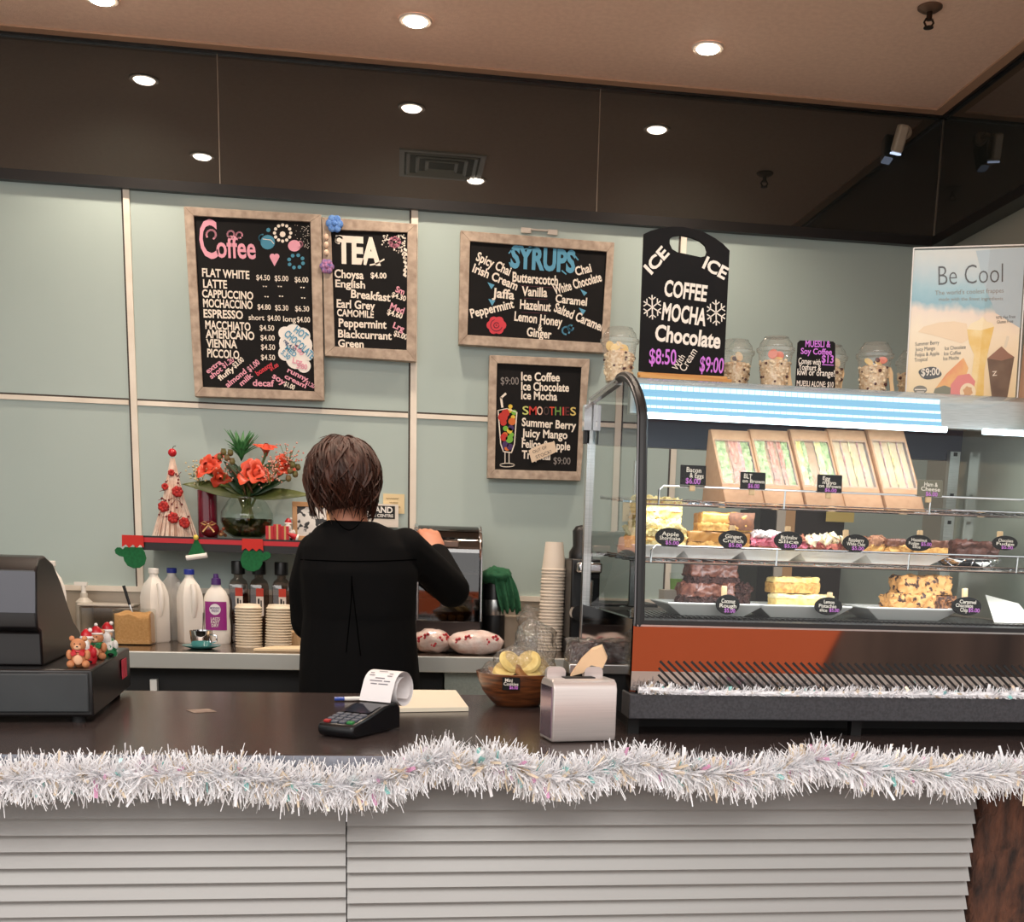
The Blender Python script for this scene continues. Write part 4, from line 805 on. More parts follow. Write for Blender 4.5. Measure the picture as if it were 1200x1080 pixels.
def leaf(p0, p1, wd, droop, m, name='leaf', n=10, curl=.25, up=(0, 0, 1)):
    p0, p1 = Vector(p0), Vector(p1); d = p1-p0; side = d.cross(Vector(up))
    if side.length < 1e-5: side = d.orthogonal()
    side.normalize(); nn = side.cross(d).normalized(); vs = []
    for i in range(n+1):
        f = i/n; c = p0+d*f+nn*(droop*4*f*(1-f)); ww = wd*math.sin(PI*min(1, f**.75*.98+.02)); 
        vs += [c-side*ww+nn*(curl*ww), c, c+side*ww+nn*(curl*ww)]
    g = MB(); g.add(vs, [(3*i+j, 3*i+j+1, 3*i+j+4, 3*i+j+3) for i in range(n) for j in (0, 1)]); o = g.build(name, m, B_, smooth=80)
    sm = o.modifiers.new('thick', 'SOLIDIFY'); sm.thickness = .0012; return o
UPL = (0, -.8, .6)
leaf(FQ(290, 582, -.03), FQ(213, 567, -.05), .030, .010, m_leafo, up=UPL); leaf(FQ(294, 582, -.02), FQ(366, 580, -.04), .024, .006, m_leafo, up=UPL)
for x0_, y0_, x1_, y1_, w_, mm_ in ((290, 580, 262, 556, .022, m_leafd), (290, 580, 322, 556, .024, m_leafd), (288, 578, 300, 540, .022, m_leafd), (286, 578, 280, 545, .022, m_leafd), (292, 580, 336, 562, .020, m_leafd), (288, 580, 250, 560, .022, m_leafo), (290, 575, 310, 550, .02, m_leafo), (288, 570, 262, 540, .02, m_leafd), (292, 570, 325, 538, .02, m_leafd)): leaf(FQ(x0_, y0_, -.02), FQ(x1_, y1_, -.04), w_, .004, mm_, up=UPL)
leaf(FQ(288, 580, -.05), FQ(266, 545, -.06), .022, .006, mat('leaf_bronze', (96, 66, 44), .45)); leaf(FQ(296, 578, -.05), FQ(276, 548, -.07), .018, .0, mat('leaf_bronze', (96, 66, 44), .45)); leaf(FQ(290, 575, 0), FQ(318, 562, -.05), .022, .006, m_leafd); leaf(FQ(290, 575, 0), FQ(330, 566, .02), .026, .006, m_leafd); leaf(FQ(288, 560, 0), FQ(260, 530, .02), .018, .0, m_leafd)
for k in range(40):
    a = random.uniform(0, 2*PI); b1 = FQ(283, 540, .01); s_ = random.uniform(.5, 1); leaf(b1+Vector((0, 0, .004*(k % 6))), b1+Vector((.065*math.cos(a)*s_, .05*math.sin(a)*s_, .03+.075*random.random())), .0085, .004, m_spike, 'spike_leaf', 4)
m_nut = mat('gum_nut', (112, 112, 62), .5, col2=(128, 96, 66), scale=40)
for px, py, dy in ((262, 530, -.04), (266, 537, -.05), (272, 541, -.05), (258, 536, -.03), (270, 531, -.02), (340, 552, -.04), (346, 556, -.03), (338, 561, -.05), (349, 548, 0), (343, 545, -.03)):
    MB().lathe([(.0005, -.010), (.008, -.006), (.010, .002), (.007, .010), (.008, .012), (.003, .012)], FQ(px, py, dy), 12).build('gum_nut', m_nut, B_, smooth=70)
m_tiny = mat('tiny_blossom', (222, 180, 160), .6, col2=(196, 110, 96), scale=200)
for cx, cy2, dy, n in ((322, 545, -.06, 60), (338, 533, -.02, 40), (226, 548, -.02, 22), (234, 558, -.05, 22), (316, 556, -.08, 34), (262, 552, -.06, 20)):
    g = MB(); c = FQ(cx, cy2, dy)
    for k in range(n):
        d = Vector((random.gauss(0, .018), random.gauss(0, .012), random.gauss(0, .018))); g.ball(c+d, .0032, 6, 4); g.m = 1
        if k % 3 == 0: g.tube([c-Vector((0, 0, .03)), c+d], .0008, 4)
        g.m = 0
    o = g.build('blossom_spray', [m_tiny if cx > 240 else mat('tiny_cream', (206, 190, 150), .6), m_stem], B_, smooth=60)
# gifts and picture frame
for px, dy, h, nm in ((316, -.05, .044, 'tallest, left'), (325, -.04, .05, 'middle'), (334, -.05, .045, 'right')):
    b1 = SH(px, dy); t = thing('gift_box', 'small shiny red gift box with gold ribbon on the shelf, %s of three' % nm, 'gift', b1, .1); MB().b2((-.013, -.013, 0), (.013, .013, h)).build('box', m_red, t, smooth=0, bevel=.001); MB().b2((-.003, -.0138, 0), (.003, .0138, h+.0008)).build('ribbon', mat('gold_bow', (206, 164, 110), .4, .5), t, smooth=0)
b1 = SH(338, -.01); santa('tiny white figurine in a red hat behind the gift boxes', b1, 0, .9, m_wh)
b1 = SH(343, -.06); t = thing('santa_hat', 'tiny red and white felt hat lying beside the gift boxes', 'ornament', b1); MB().tube([(-.018, 0, .022), (0, 0, .014), (.012, 0, .008)], [.003, .009, .012], 10).build('hat', m_red, t); MB().tube([(.012, 0, .008), (.018, 0, .006)], .013, 12).build('brim', m_wh, t)
b1 = SH(366, .02); t = thing('picture_frame', 'wooden framed black and white picture leaning on the shelf', 'picture', b1, .12); t.rotation_euler = (-.12, 0, .12)
MB().b2((-.065, 0, 0), (.065, .012, .016)).b2((-.065, 0, .114), (.065, .012, .13)).b2((-.065, 0, .016), (-.049, .012, .114)).b2((.049, 0, .016), (.065, .012, .114)).build('frame', mat('oak_frame', (196, 150, 104), .5), t, smooth=0, bevel=.001); MB().b2((-.05, .004, .015), (.05, .010, .115)).build('picture', mat('bw_print', (226, 222, 216), .5, col2=(40, 40, 42), scale=38, ramp=(.5, .54), detail=2), t, smooth=0)
# day-care sign and note on the wall
zz = YW-.02
def wallcard(name, label, px0, py0, px1, py1, m, Y=zz, rz=0., th=.003):
    a, b = P(px0, py1, Y), P(px1, py0, Y); t = thing(name, label, 'sign', ((a.x+b.x)/2, Y, a.z), 0.); w, h = abs(b.x-a.x), abs(b.z-a.z); MB().b2((-w/2, 0, 0), (w/2, th, h)).build('card', m, t, smooth=0); return t, w, h
t, w, h = wallcard('wooden_sign', 'black and white husband day care centre sign behind the woman', 412, 591, 467, 616, mat('sign_white', (226, 218, 206), .6), th=.012)
MB().b2((-w/2+.006, -.001, h*.36), (w/2-.012, .0, h-.006)).build('black_panel', m_blackm, t, smooth=0)
g = MB(); lettering(g, 'HUSBAND', (-w/2+.012, -.001, h*.62), (w/2-.02, -.001, h*.62), .020, bold=.03); lettering(g, 'DAY CARE CENTRE', (-w/2+.012, -.001, h*.43), (w/2-.018, -.001, h*.43), .010, bold=.02); g.build('lettering', m_wh, t, smooth=0)
t, w, h = wallcard('paper_note', 'cream handwritten note on the wall above the black and white sign', 449, 579, 474, 601, mat('note_cream', (228, 208, 164), .8), YW-.004, th=.002)
g = MB()
for i, (xa, xb) in enumerate(((-.36, .22), (-.2, .2), (-.16, .3))): g.tube([(w*(xa+(xb-xa)*k/14), -.0006, h*(.76-.21*i)+.0022*math.sin(k*2.4+i)) for k in range(15)], .0007, 4)
g.build('handwriting', mat('ink_brown', (110, 86, 60), .8), t, smooth=0)
# ------------------------------------------------------------------ countertop warmer with a curved dark glass front
a = BN(487, 3.76); b = BN(563, 3.76); wW = (b-a).length; hW = P(525, 616, 3.86).z-ZN
t = thing('pie_warmer', 'black food warmer with a curved smoked glass hood behind the woman', 'food warmer', ((a.x+b.x)/2, 3.76, ZN))
m_smoke = glass('smoked_glass', (120, 108, 104), 1.3, .03, .08)
MB().b2((-wW/2, 0, 0), (wW/2, .34, hW*.25)).build('base', mat('warmer_base', (46, 36, 34), .35), t, bevel=.004)
arcp = [(0, hW*.25)]+[(.09-.09*math.cos(math.radians(a_)), hW-.10+.10*math.sin(math.radians(a_))) for a_ in range(0, 91, 10)]+[(.33, hW)]
g = MB(); g.add([(x, y, z) for y, z in arcp for x in (-wW/2+.006, wW/2-.006)], [(2*i, 2*i+1, 2*i+3, 2*i+2) for i in range(len(arcp)-1)]); g.build('glass_hood', m_smoke, t, smooth=60)
for sx in (-1, 1):
    g = MB(); g.tube([(sx*(wW/2-.003), y, z) for y, z in arcp], .006, 8); g.build('hood_rim', m_chrome, t)
    g = MB(); g.prism(arcp+[(.33, hW*.25)], (sx*(wW/2-.004), 0, 0), (0, 1, 0), (0, 0, 1), (sx*.003, 0, 0)); g.build('side_glass', m_smoke, t, smooth=0)
MB().b2((-wW/2, .325, hW*.25), (wW/2, .34, hW)).build('back_panel', mat('warmer_back', (60, 52, 50), .3, .5), t, smooth=0)
for k, zz_ in enumerate((.42, .62, .82)): MB().b2((-wW/2+.01, .03 if k else .015, hW*zz_), (wW/2-.01, .32, hW*zz_+.006)).build('rack', m_steel, t, smooth=0)
MB().b2((-.03, -.002, hW*.83), (.03, .008, hW*.88)).build('handle', mat('handle_brown', (120, 100, 90), .3, .6), next(c for c in t.children if c.name.startswith('glass_hood')), bevel=.003)
for k in range(4):
    x = -wW*.2+k*wW*.13; q = thing('pie', 'golden pie on the lowest rack of the smoked glass warmer', 'pie', base_matrix(t) @ Vector((x, .05, hW*.25)), 0, 'pies in the food warmer'); MB().lathe([(.0005, 0), (.011, 0), (.014, .012), (.012, .016), (.0005, .019)], seg=14).build('pie', m_cookie, q)
# wrapped hams
m_bag = mat('ham_bag', (236, 204, 194), .25, col2=(240, 226, 220), scale=30, bump=.4, bscale=60, coat=.6); m_bagr = mat('ham_print', (206, 60, 70), .3, coat=.5)
for px, dy, lab, wl in ((507, .02, 'plastic wrapped bag with red print, left one beside the warmer base', .062), (558, -.02, 'plastic wrapped bag with red print, right one at the bench edge', .092)):
    t = thing('wrapped_ham', lab, 'wrapped food', BN(px, 3.72+dy)); MB().ball((0, 0, .038), (wl, .05, .040), 22, 14, .12, 2.6, px*.1).rough(.003, 50, px).build('bag', m_bag, t, smooth=80)
    g = MB()
    for k in range(5):
        x = (-.7+.35*k)*wl*.9; s_ = math.sqrt(max(.05, 1-(x/wl)**2)); c = Vector((x, -.049*s_*.86, .044+.012*math.sin(k*2.1)))
        for j in range(5): g.ball(c+Vector((.008*math.cos(j*1.26), -.001, .008*math.sin(j*1.26))), (.005, .003, .005), 8, 6)
    g.build('red_print', m_bagr, t, smooth=80)
# thermos, green cloth, steel pan
t = thing('thermos_flask', 'black flask with a steel band beside the warmer', 'flask', BN(578, 3.93)); MB().lathe([(.0005, 0), (.036, 0), (.038, .01), (.038, .215), (.030, .235), (.0005, .24)], seg=28).build('body', m_black, t, smooth=50); MB().lathe([(.0385, .115), (.0392, .117), (.0392, .165), (.0385, .167)], seg=28, cap=False).build('band', m_steel, t)
t = thing('grinder', 'narrow black appliance between the warmer and the flask', 'appliance', BN(566, 4.0)); MB().b2((-.028, -.05, 0), (.022, .05, .22)).build('body', m_black, t, bevel=.006); MB().lathe([(.02, .22), (.022, .24), (.016, .25)], seg=18).build('hopper', m_black, t)
b1 = BN(582, 3.93)+Vector((0, 0, .20)); t = thing('green_cloth', 'green cleaning cloth draped over the flask', 'cloth', b1); g = MB(); g.ball((-.004, -.012, .046), (.052, .046, .030), 20, 12, .35, 2.4, 2.); vs = []; n, m_ = 12, 16
for i in range(n+1):
    for k in range(m_+1):
        f, q = i/n, k/m_-.5; vs.append((.012+.032*f+q*(.055+.015*math.sin(f*3)), -.045-.004*f+.010*math.sin(q*17+f*2)*(.4+f), .062-.125*f**1.15-.016*q*q*4+.012*math.sin(k*1.3)*f))
g.add(vs, [(i*(m_+1)+k, (i+1)*(m_+1)+k, (i+1)*(m_+1)+k+1, i*(m_+1)+k+1) for i in range(n) for k in range(m_)]); o = g.build('cloth', mat('cloth_green', (46, 106, 72), .9, col2=(38, 92, 60), scale=120), t, smooth=80); sm = o.modifiers.new('thick', 'SOLIDIFY'); sm.thickness = .003
t = thing('steel_pan', 'beige steel container on the bench beside the cup stack', 'container', BN(601, 4.0)); MB().add(*[[(-.034, -.04, 0), (.034, -.04, 0), (.034, .04, 0), (-.034, .04, 0), (-.04, -.05, .11), (.04, -.05, .11), (.04, .05, .11), (-.04, .05, .11)], [(3, 2, 1, 0), (4, 5, 6, 7), (0, 1, 5, 4), (1, 2, 6, 5), (2, 3, 7, 6), (3, 0, 4, 7)]]).build('pan', mat('pan_beige', (186, 170, 150), .35, .3), t, smooth=0, bevel=.002)
t = thing('plastic_bag', 'scrunched clear plastic bag hanging beside the paper cup stack', 'bag', BN(622, 3.93)); MB().ball((0, 0, .085), (.05, .035, .055), 18, 14, .45, 2.2, 4.4).rough(.006, 60).ball((.012, 0, .025), (.012, .012, .03), 10, 8, .3, 3).build('bag', glass('bag_film', (246, 244, 240), .9, .08, .1, 1., 60, milk=.1), t, smooth=80)
# paper cups, upside down, nested
m_cup = mat('paper_cup', (236, 224, 208), .55); cm = None
b1 = BN(644, 3.90)
NC = 26
for k in range(NC):
    loc = (b1.x+.0003*k+.0008*math.sin(k*1.7), b1.y, ZN+.0108*k); lab = 'cream paper cup in the tall upside down stack on the back bench' if k < NC-1 else 'topmost cream paper cup of the tall upside down stack, its side fully showing'
    if cm is None:
        cm = thing('paper_cup', lab, 'paper cup', loc, 0, 'upside down stack of paper cups'); MB().lathe([(.0405, .0005), (.0425, .0015), (.0425, .0045), (.0400, .006), (.0300, .094), (.0285, .094), (.0285, .088), (.0005, .087)], seg=30).build('cup', m_cup, cm, smooth=50)
    else:
        c_ = dup(cm, loc, .0, lab, 'upside down stack of paper cups')
        if k == NC-1: del c_['group']
c_ = None
for px, lz in ((672, .0), (676, .012)):
    t = thing('wooden_stirrer', 'flat wooden stick leaning beside the cup stack' if px == 672 else 'second wooden stick leaning behind the first beside the cup stack', 'stirrer', BN(px, 3.9)); MB().tube([(-.012, 0, .0), (.004, .01, .06+lz)], .006, 6, flat=.3).build('stick', m_stick, t)
t = thing('tall_carton', 'cream carton standing between the cup stack and the coffee machine', 'carton', BN(672, 4.04)); MB().b2((-.03, -.03, 0), (.02, .03, .245)).build('carton', mat('carton_cream', (214, 202, 180), .6), t, smooth=0, bevel=.002)
# coffee machine seen past and through the end of the display cabinet
b1 = BN(700, 3.72); zt_ = P(690, 655, 3.7).z-ZN
t = thing('coffee_machine', 'black coffee machine with chrome knobs behind the end of the cake cabinet', 'coffee machine', b1)
xl = P(671, 700, 3.7).x-b1.x
MB().b2((xl, .02, .05), (xl+.095, .25, zt_)).b2((xl+.095, .05, .05), (xl+.30, .25, zt_*.55)).build('body', m_black, t, bevel=.006); MB().b2((xl, -.06, 0), (xl+.30, .25, .05)).build('drip_tray', m_blackm, t, bevel=.004)
MB().b2((xl+.01, -.05, zt_*.86), (xl+.09, .02, zt_*.97)).build('group_head', m_chrome, t, bevel=.008)
for x in (.02, .17): MB().tube([(xl+x, .0, zt_*.45), (xl+x, -.05, zt_*.45)], .026, 20).build('knob', m_chrome, t)
g = MB(); g.tube([(xl+.06, -.02, zt_*.78), (xl+.05, -.06, zt_*.5), (xl+.055, -.07, zt_*.25)], .006); g.build('steam_wand', m_chrome, t)
t = thing('coffee_grinder', 'black coffee grinder with a round hopper at the left of the coffee machine', 'coffee grinder', b1+Vector((xl+.045, .12, zt_))); MB().lathe([(.0005, 0), (.04, 0), (.04, .02), (.028, .04), (.03, .09), (.02, .105), (.0005, .11)], seg=24).build('hopper', m_black, t, smooth=50)
# tall dark shelf unit and posts behind the cabinet
t = thing('storage_rack', 'dark storage rack with pale posts behind the cake cabinet', 'rack', BN(930, 3.9))
xa, xb = P(889, 640, 3.9).x-t.location.x, P(990, 640, 3.9).x-t.location.x; ht = P(930, 596, 3.9).z-ZN
MB().b2((xa, 0, 0), (xa+.055, .25, ht)).build('end_panel', m_blackm, t, smooth=0); MB().b2((xa+.06, 0, 0), (xa+.09, .25, ht)).build('post', mat('post_white', (206, 200, 190), .5), t, smooth=0); MB().b2((xa+.09, 0, 0), (xa+.125, .25, ht)).build('post', mat('post_tan', (206, 164, 120), .5), t, smooth=0); MB().b2((xa+.125, .02, 0), (xb, .25, ht)).build('carcass', mat('rack_dark', (40, 34, 32), .4), t, smooth=0)
q = P(985, 601, 3.88); t = thing('paper_label', 'yellow paper label on the dark storage rack seen through the cabinet', 'label', q); MB().b2((-.05, 0, -.03), (.05, .003, .03)).build('label', mat('label_yellow', (222, 200, 120), .7), t, smooth=0)
b1 = BN(790, 3.7); t = thing('plastic_tumbler', 'green drink tumbler on the bench seen through the cabinet glass', 'cup', (b1.x, b1.y, ZN)); zz_ = P(790, 691, 3.7).z-ZN
MB().b2((-.05, -.04, 0), (.05, .04, zz_)).build('stand', mat('stand_grey', (150, 146, 138), .5), t, smooth=0); MB().lathe([(.022, zz_), (.026, zz_+.055)], seg=20).build('cup', m_clear, t); MB().lathe([(.0005, zz_+.002), (.0215, zz_+.002), (.024, zz_+.036), (.0005, zz_+.036)], seg=20).build('drink', mat('drink_green', (110, 150, 70), .5), t)
# ------------------------------------------------------------------ the woman behind the counter
m_skin = mat('skin', (206, 142, 112), .5, col2=(198, 130, 102), scale=20); m_top = mat('black_jersey', (11, 11, 12), .9, spec=1.25); m_hair = mat('brown_hair', (46, 25, 18), .55, col2=(80, 44, 30), scale=60, stretch=(1, 1, .12), ramp=(.3, .7))
def fuse(mb, vox, name, m, parent, smooth_it=6):
    """melt overlapping shapes into one continuous surface"""
    o = mb.build(name, m, None, smooth=0); r = o.modifiers.new('r', 'REMESH'); r.mode = 'VOXEL'; r.voxel_size = vox; r.use_smooth_shade = True
    s = o.modifiers.new('s', 'SMOOTH'); s.iterations = smooth_it; s.factor = .5
    dg = bpy.context.evaluated_depsgraph_get(); dg.update(); me = bpy.data.meshes.new_from_object(o.evaluated_get(dg)); me.name = name
    o.modifiers.clear(); o.data = me; me.polygons.foreach_set('use_smooth', [True]*len(me.polygons))
    if parent is not None: o.parent = parent; o.matrix_parent_inverse = base_matrix(parent).inverted()
    return o
def limb(g, pts, rad, flat=1.):
    g.tube(pts, rad, 14, True, flat)
    for p, r in zip(pts, rad): g.ball(p, r*.98, 14, 10)
def rings(g, L, seg=28):
    vs = []; n = len(L)
    for (x, y, z, rx, ry) in L:
        for k in range(seg):
            a = 2*PI*k/seg; ca, sa = math.cos(a), math.sin(a); e = .85
            vs.append((x+rx*math.copysign(abs(ca)**e, ca), y+ry*math.copysign(abs(sa)**e, sa), z))
    fs = [(i*seg+k, i*seg+(k+1) % seg, (i+1)*seg+(k+1) % seg, (i+1)*seg+k) for i in range(n-1) for k in range(seg)]
    fs += [tuple(range(seg-1, -1, -1)), tuple((n-1)*seg+k for k in range(seg))]; g.add(vs, fs)
YP = 3.24
cx = P(421, 720, YP).x; zsho = P(420, 634, YP).z; hd = P(402, 563, YP+.02); nk_ = P(409, 606, YP+.0)
person = thing('person', 'woman with short brown hair in a black top, back turned, reaching to the food warmer', 'person', (cx, YP, 0))
shL, shR = P(363, 648, YP), P(483, 644, YP); elL = P(360, 728, YP+.05); haL = P(385, 752, YP+.24); elR = P(530, 691, YP+.19); haR = P(511, 644, YP+.34)
zh = P(420, 800, YP).z   # hem
g = MB()
rings(g, [(cx, YP, .80, .138, .10), (cx, YP, .88, .142, .10), (cx, YP, zh+.06, .14, .10), (cx, YP, zh+.18, .125, .09), (cx, YP, zsho-.16, .135, .09), (cx, YP, zsho-.07, .125, .08), (cx-.01, YP, zsho-.02, .08, .06)])
limb(g, [nk_+Vector((.006, 0, -.07)), nk_, Vector((hd.x+.008, hd.y+.01, hd.z-.03))], [.056, .050, .052])
g.ball(hd+Vector((0, .01, .0)), (.074, .092, .10), 24, 16)                       # skull
g.ball(hd+Vector((0, .062, -.055)), (.052, .045, .055), 18, 12)                  # jaw and chin
g.tube([hd+Vector((0, .098, .01)), hd+Vector((0, .116, -.022)), hd+Vector((0, .10, -.03))], [.008, .013, .011], 10)   # nose
g.ball(hd+Vector((0, .100, -.062)), (.022, .008, .008), 12, 8)                   # lips
for s in (-1, 1):
    g.ball(hd+Vector((s*.077, .012, -.012)), (.010, .018, .030), 12, 8); g.ball(hd+Vector((s*.030, .092, .014)), (.018, .010, .009), 10, 8)
for s, A, B_, C_ in ((-1, shL, elL, haL), (1, shR, elR, haR)):
    A2 = A+Vector((-s*.02, 0, -.02)); limb(g, [A2, (A2+B_)/2, B_], [.036, .038, .034]); w_ = B_+(C_-B_)*.92; limb(g, [B_, (B_*.6+w_*.4), w_], [.036, .037, .025])
    d = (C_-B_).normalized(); side = d.cross(Vector((0, 0, 1))).normalized()*s; up = side.cross(d).normalized()*s
    pc_ = C_+d*.035
    g.tube([C_-d*.01, C_+d*.03, C_+d*.075], [.024, .036, .034], 12, True, .45)    # palm
    for k in range(4):
        o_ = C_+d*.072+side*(-.026+.0175*k); L_ = (.062, .072, .068, .052)[k] if s > 0 else (.052, .068, .072, .062)[k]
        bend = Vector((0, 0, -1))
        limb(g, [o_, o_+d*L_*.45+bend*.004, o_+d*L_*.75+bend*.018, o_+d*L_*.9+bend*.034], [.0088, .0082, .0076, .007])
    th = C_+d*.012-side*.030*1; limb(g, [th, th+d*.03-side*.022+Vector((0, 0, -.006)), th+d*.058-side*.026+Vector((0, 0, -.014))], [.011, .010, .0085])
for s in (-1, 1):
    x = cx+s*.085; limb(g, [Vector((x, YP, .80)), Vector((x, YP+.01, .46)), Vector((x, YP-.02, .09))], [.072, .052, .038]); g.tube([(x, YP-.06, .04), (x, YP+.02, .05), (x, YP+.14, .03)], [.034, .040, .030], 12)
body = fuse(g, .0046, 'body', m_skin, person, 4)
# black top: torso with a slightly flared hem, and long sleeves
g = MB(); u = .0026
rings(g, [(cx, YP, zh-.03, .168, .128), (cx, YP, zh+.02, .166, .126), (cx, YP, zh+.10, .158, .118), (cx, YP, zh+.20, .152, .112), (cx, YP, zsho-.20, .155, .116), (cx, YP-.004, zsho-.08, .163, .112), (cx-.004, YP-.004, zsho-.015, .150, .092), (cx-.010, YP-.002, zsho+.030, .105, .074), (cx-.018, YP, zsho+.052, .066, .062)])
limb(g, [shL+Vector((.02, 0, .0)), shL*.5+elL*.5+Vector((-.004, 0, 0)), elL], [.056, .050, .048]); limb(g, [elL, haL], [.048, .042])
limb(g, [shR+Vector((-.02, 0, .0)), shR*.5+elR*.5, elR], [.058, .052, .054]); limb(g, [elR, elR*.16+haR*.84], [.052, .038])
g.v = [tuple(Vector(p)+noise.noise_vector(Vector(p)*9)*.006+noise.noise_vector(Vector(p)*22)*.003) for p in g.v]
topo = fuse(g, .006, 'top', m_top, person, 5)
g = MB(); rings(g, [(cx, YP, zh-.14, .168, .125), (cx, YP, zh-.05, .158, .118), (cx, YP, zh+.02, .150, .112)])
for s in (-1, 1):
    x = cx+s*.086; limb(g, [Vector((x, YP, zh-.16)), Vector((x, YP+.01, .46)), Vector((x, YP-.02, .10))], [.096, .072, .058])
fuse(g, .009, 'trousers', m_top, person, 6)
for s in (-1, 1):
    g = MB(); x = cx+s*.086; g.tube([(x, YP-.075, .035), (x, YP+.02, .045), (x, YP+.13, .032), (x, YP+.17, .025)], [.034, .044, .040, .02], 14, True, .8); g.build('shoe', m_blackm, person, world=True)
# seams on the back of the top
from mathutils.bvhtree import BVHTree
bv = BVHTree.FromObject(topo, bpy.context.evaluated_depsgraph_get())
inv = base_matrix(topo).inverted() if topo.parent is None else Matrix.Identity(4)
bvt = BVHTree.FromPolygons([v.co for v in topo.data.vertices], [tuple(p.vertices) for p in topo.data.polygons])
def onback(px, py):
    d = ray(px, py).normalized(); h = bvt.ray_cast(Vector((0, 0, H)), d, 6)
    return h[0]-d*.0008 if h[0] is not None else P(px, py, YP-.1)
g = MB(); g.tube([onback(x, 655+2.5*math.sin((x-345)/150*PI)) for x in range(352, 494, 8)], .0016, 5)
g.tube([onback(412, y) for y in range(675, 700, 5)]+[onback(412-.10*(y-700), y) for y in range(700, 770, 8)], .0014, 5); g.tube([onback(412+.12*(y-680), y) for y in range(680, 770, 8)], .0014, 5)
g.tube([onback(392+20*math.sin(k/10*PI/2)*0+k*3.4, 607+14*math.sin(k/10*PI)) for k in range(11)], .0014, 5)
g.build('seam', mat('seam_black', (4, 4, 4), 1., spec=1.05), person, world=True)
# hair: cap plus layered locks that follow the head down to the nape
g = MB(); rs = random.Random(5); hc = hd+Vector((0, -.004, .006)); RX, RY, RZ = .088, .100, .098
g.ball(hc, (RX, RY, RZ), 28, 18, .05, 3.)
def hp(a, t, k):      # point on the head: a round the head, t from crown (0) down (pi)
    st = math.sin(min(t, 1.75)); z = math.cos(t)*RZ
    if t > 1.75: z = math.cos(1.75)*RZ-(t-1.75)*.105
    f = k*(1-max(0, t-1.75)*.20)
    return hc+Vector((math.cos(a)*st*RX*f, math.sin(a)*st*RY*f, z*(k if z > 0 else 1)))
for k in range(1300):
    a = rs.uniform(0, 2*PI); face = math.sin(a) > .35
    t0 = rs.uniform(.0, 1.9)**1.0; ln = rs.uniform(.6, 1.2); t1 = min(t0+ln, 2.62+rs.uniform(-.3, .16) if not face else 1.25)
    if t1-t0 < .25: continue
    layer = 1.0+rs.uniform(.0, .13); tw = rs.gauss(.10, .34); flick = rs.choice((0, 0, 0, .05, .09)); pts = []; n = 7
    for i in range(n):
        f = i/(n-1); pts.append(hp(a+tw*f, t0+(t1-t0)*f, layer+.05*math.sin(PI*f)+flick*f*f)+Vector((0, 0, .012*flick*10*f*f)))
    w = rs.uniform(.0024, .0060); g.tube(pts, [w*.6, w, w*1.1, w, w*.85, w*.55, w*.12], 5, True, .45)
for k in range(60):   # loose crown volume, parted at the back
    a = rs.uniform(PI*.6, PI*2.2); t0 = rs.uniform(.05, .5); pts = [hp(a+.1*i, t0+.16*i, 1.1+.035*math.sin(PI*i/5)) for i in range(6)]; w = rs.uniform(.003, .006); g.tube(pts, [w*.5, w, w, w, w*.7, w*.1], 5, True, .5)
for k in range(26):   # fine flyaways
    a = rs.uniform(0, 2*PI); t0 = rs.uniform(.2, 1.4); pts = [hp(a+.08*i, t0+.07*i, 1.08+.02*i) for i in range(6)]; g.tube(pts, [.0008]*5+[.0002], 4)
g.build('hair', m_hair, person, world=True, smooth=80)
# ------------------------------------------------------------------ refrigerated cake cabinet
XL, XE, YF, YT, YR = .421, 1.28, 2.0, 2.26, 2.57
zc = lambda r: H+r
K_ = thing('display_cabinet', 'glass fronted refrigerated cake cabinet on the right of the counter', 'display cabinet', (XL, YF, ZT))
def kb(name, m, *boxes, **kw):
    g = MB()
    for a, b in boxes: g.b2(a, b)
    return g.build(name, m, K_, smooth=kw.get('smooth', 0), bevel=kw.get('bevel', 0), world=True)
ZG, ZP0, ZL0, ZL1 = zc(-.112), zc(-.238), zc(-.243), zc(-.287)
m_pf = glass('front_glass', (244, 248, 248), .55, .015, .01); m_ps = glass('side_glass', (225, 232, 232), 1.15, .01, .02)
prof = [(YF-.006, ZG), (YF+.012, zc(.05)), (YF+.036, zc(.235))]
for k in range(1, 9):
    a = k/9; prof.append((YF+.036+(YT-YF-.036)*(a**1.25), zc(.235)+(.33-.235)*math.sin(a*PI/2)**.9))
prof.append((YT, zc(.33)))
g = MB(); g.add([(x, y, z) for y, z in prof for x in (XL+.012, XE)], [(2*i, 2*i+1, 2*i+3, 2*i+2) for i in range(len(prof)-1)]); g.build('front_glass', m_pf, K_, smooth=70, world=True)
side = prof+[(YR, zc(.33)), (YR, ZG)]
g = MB(); g.add([(XL+.006, y, z) for y, z in side], [tuple(range(len(side)))]); g.build('side_glass', m_ps, K_, smooth=0, world=True)
g = MB(); g.prism(side, (XE, 0, 0), (0, 1, 0), (0, 0, 1), (.006, 0, 0)); g.build('end_wall', mat('end_panel', (178, 182, 168), .12, .35), K_, smooth=0, world=True)
m_gask = mat('gasket_black', (16, 16, 18), .5)
g = MB(); g.tube([(XL+.008, y, z) for y, z in [(YF-.004, ZG-.01)]+prof], .0095, 10); g.build('front_gasket', m_gask, K_, world=True)
g = MB(); g.tube([(XL-.001, y-.008, z) for y, z in [(YF-.002, ZG-.01)]+prof], .0016, 8); g.build('front_trim', mat('dark_steel', (112, 112, 114), .4, .6), K_, world=True)
kb('top_rail', m_steel, ((XL, YT-.008, zc(.322)), (XE, YT+.02, zc(.332)))); kb('top_panel', mat('top_glass', (150, 150, 150), .15, .3), ((XL, YT+.02, zc(.326)), (XE, YR+.005, zc(.331))))
kb('side_rail', m_steel, ((XL, YT, zc(.318)), (XL+.012, YR, zc(.3255))))
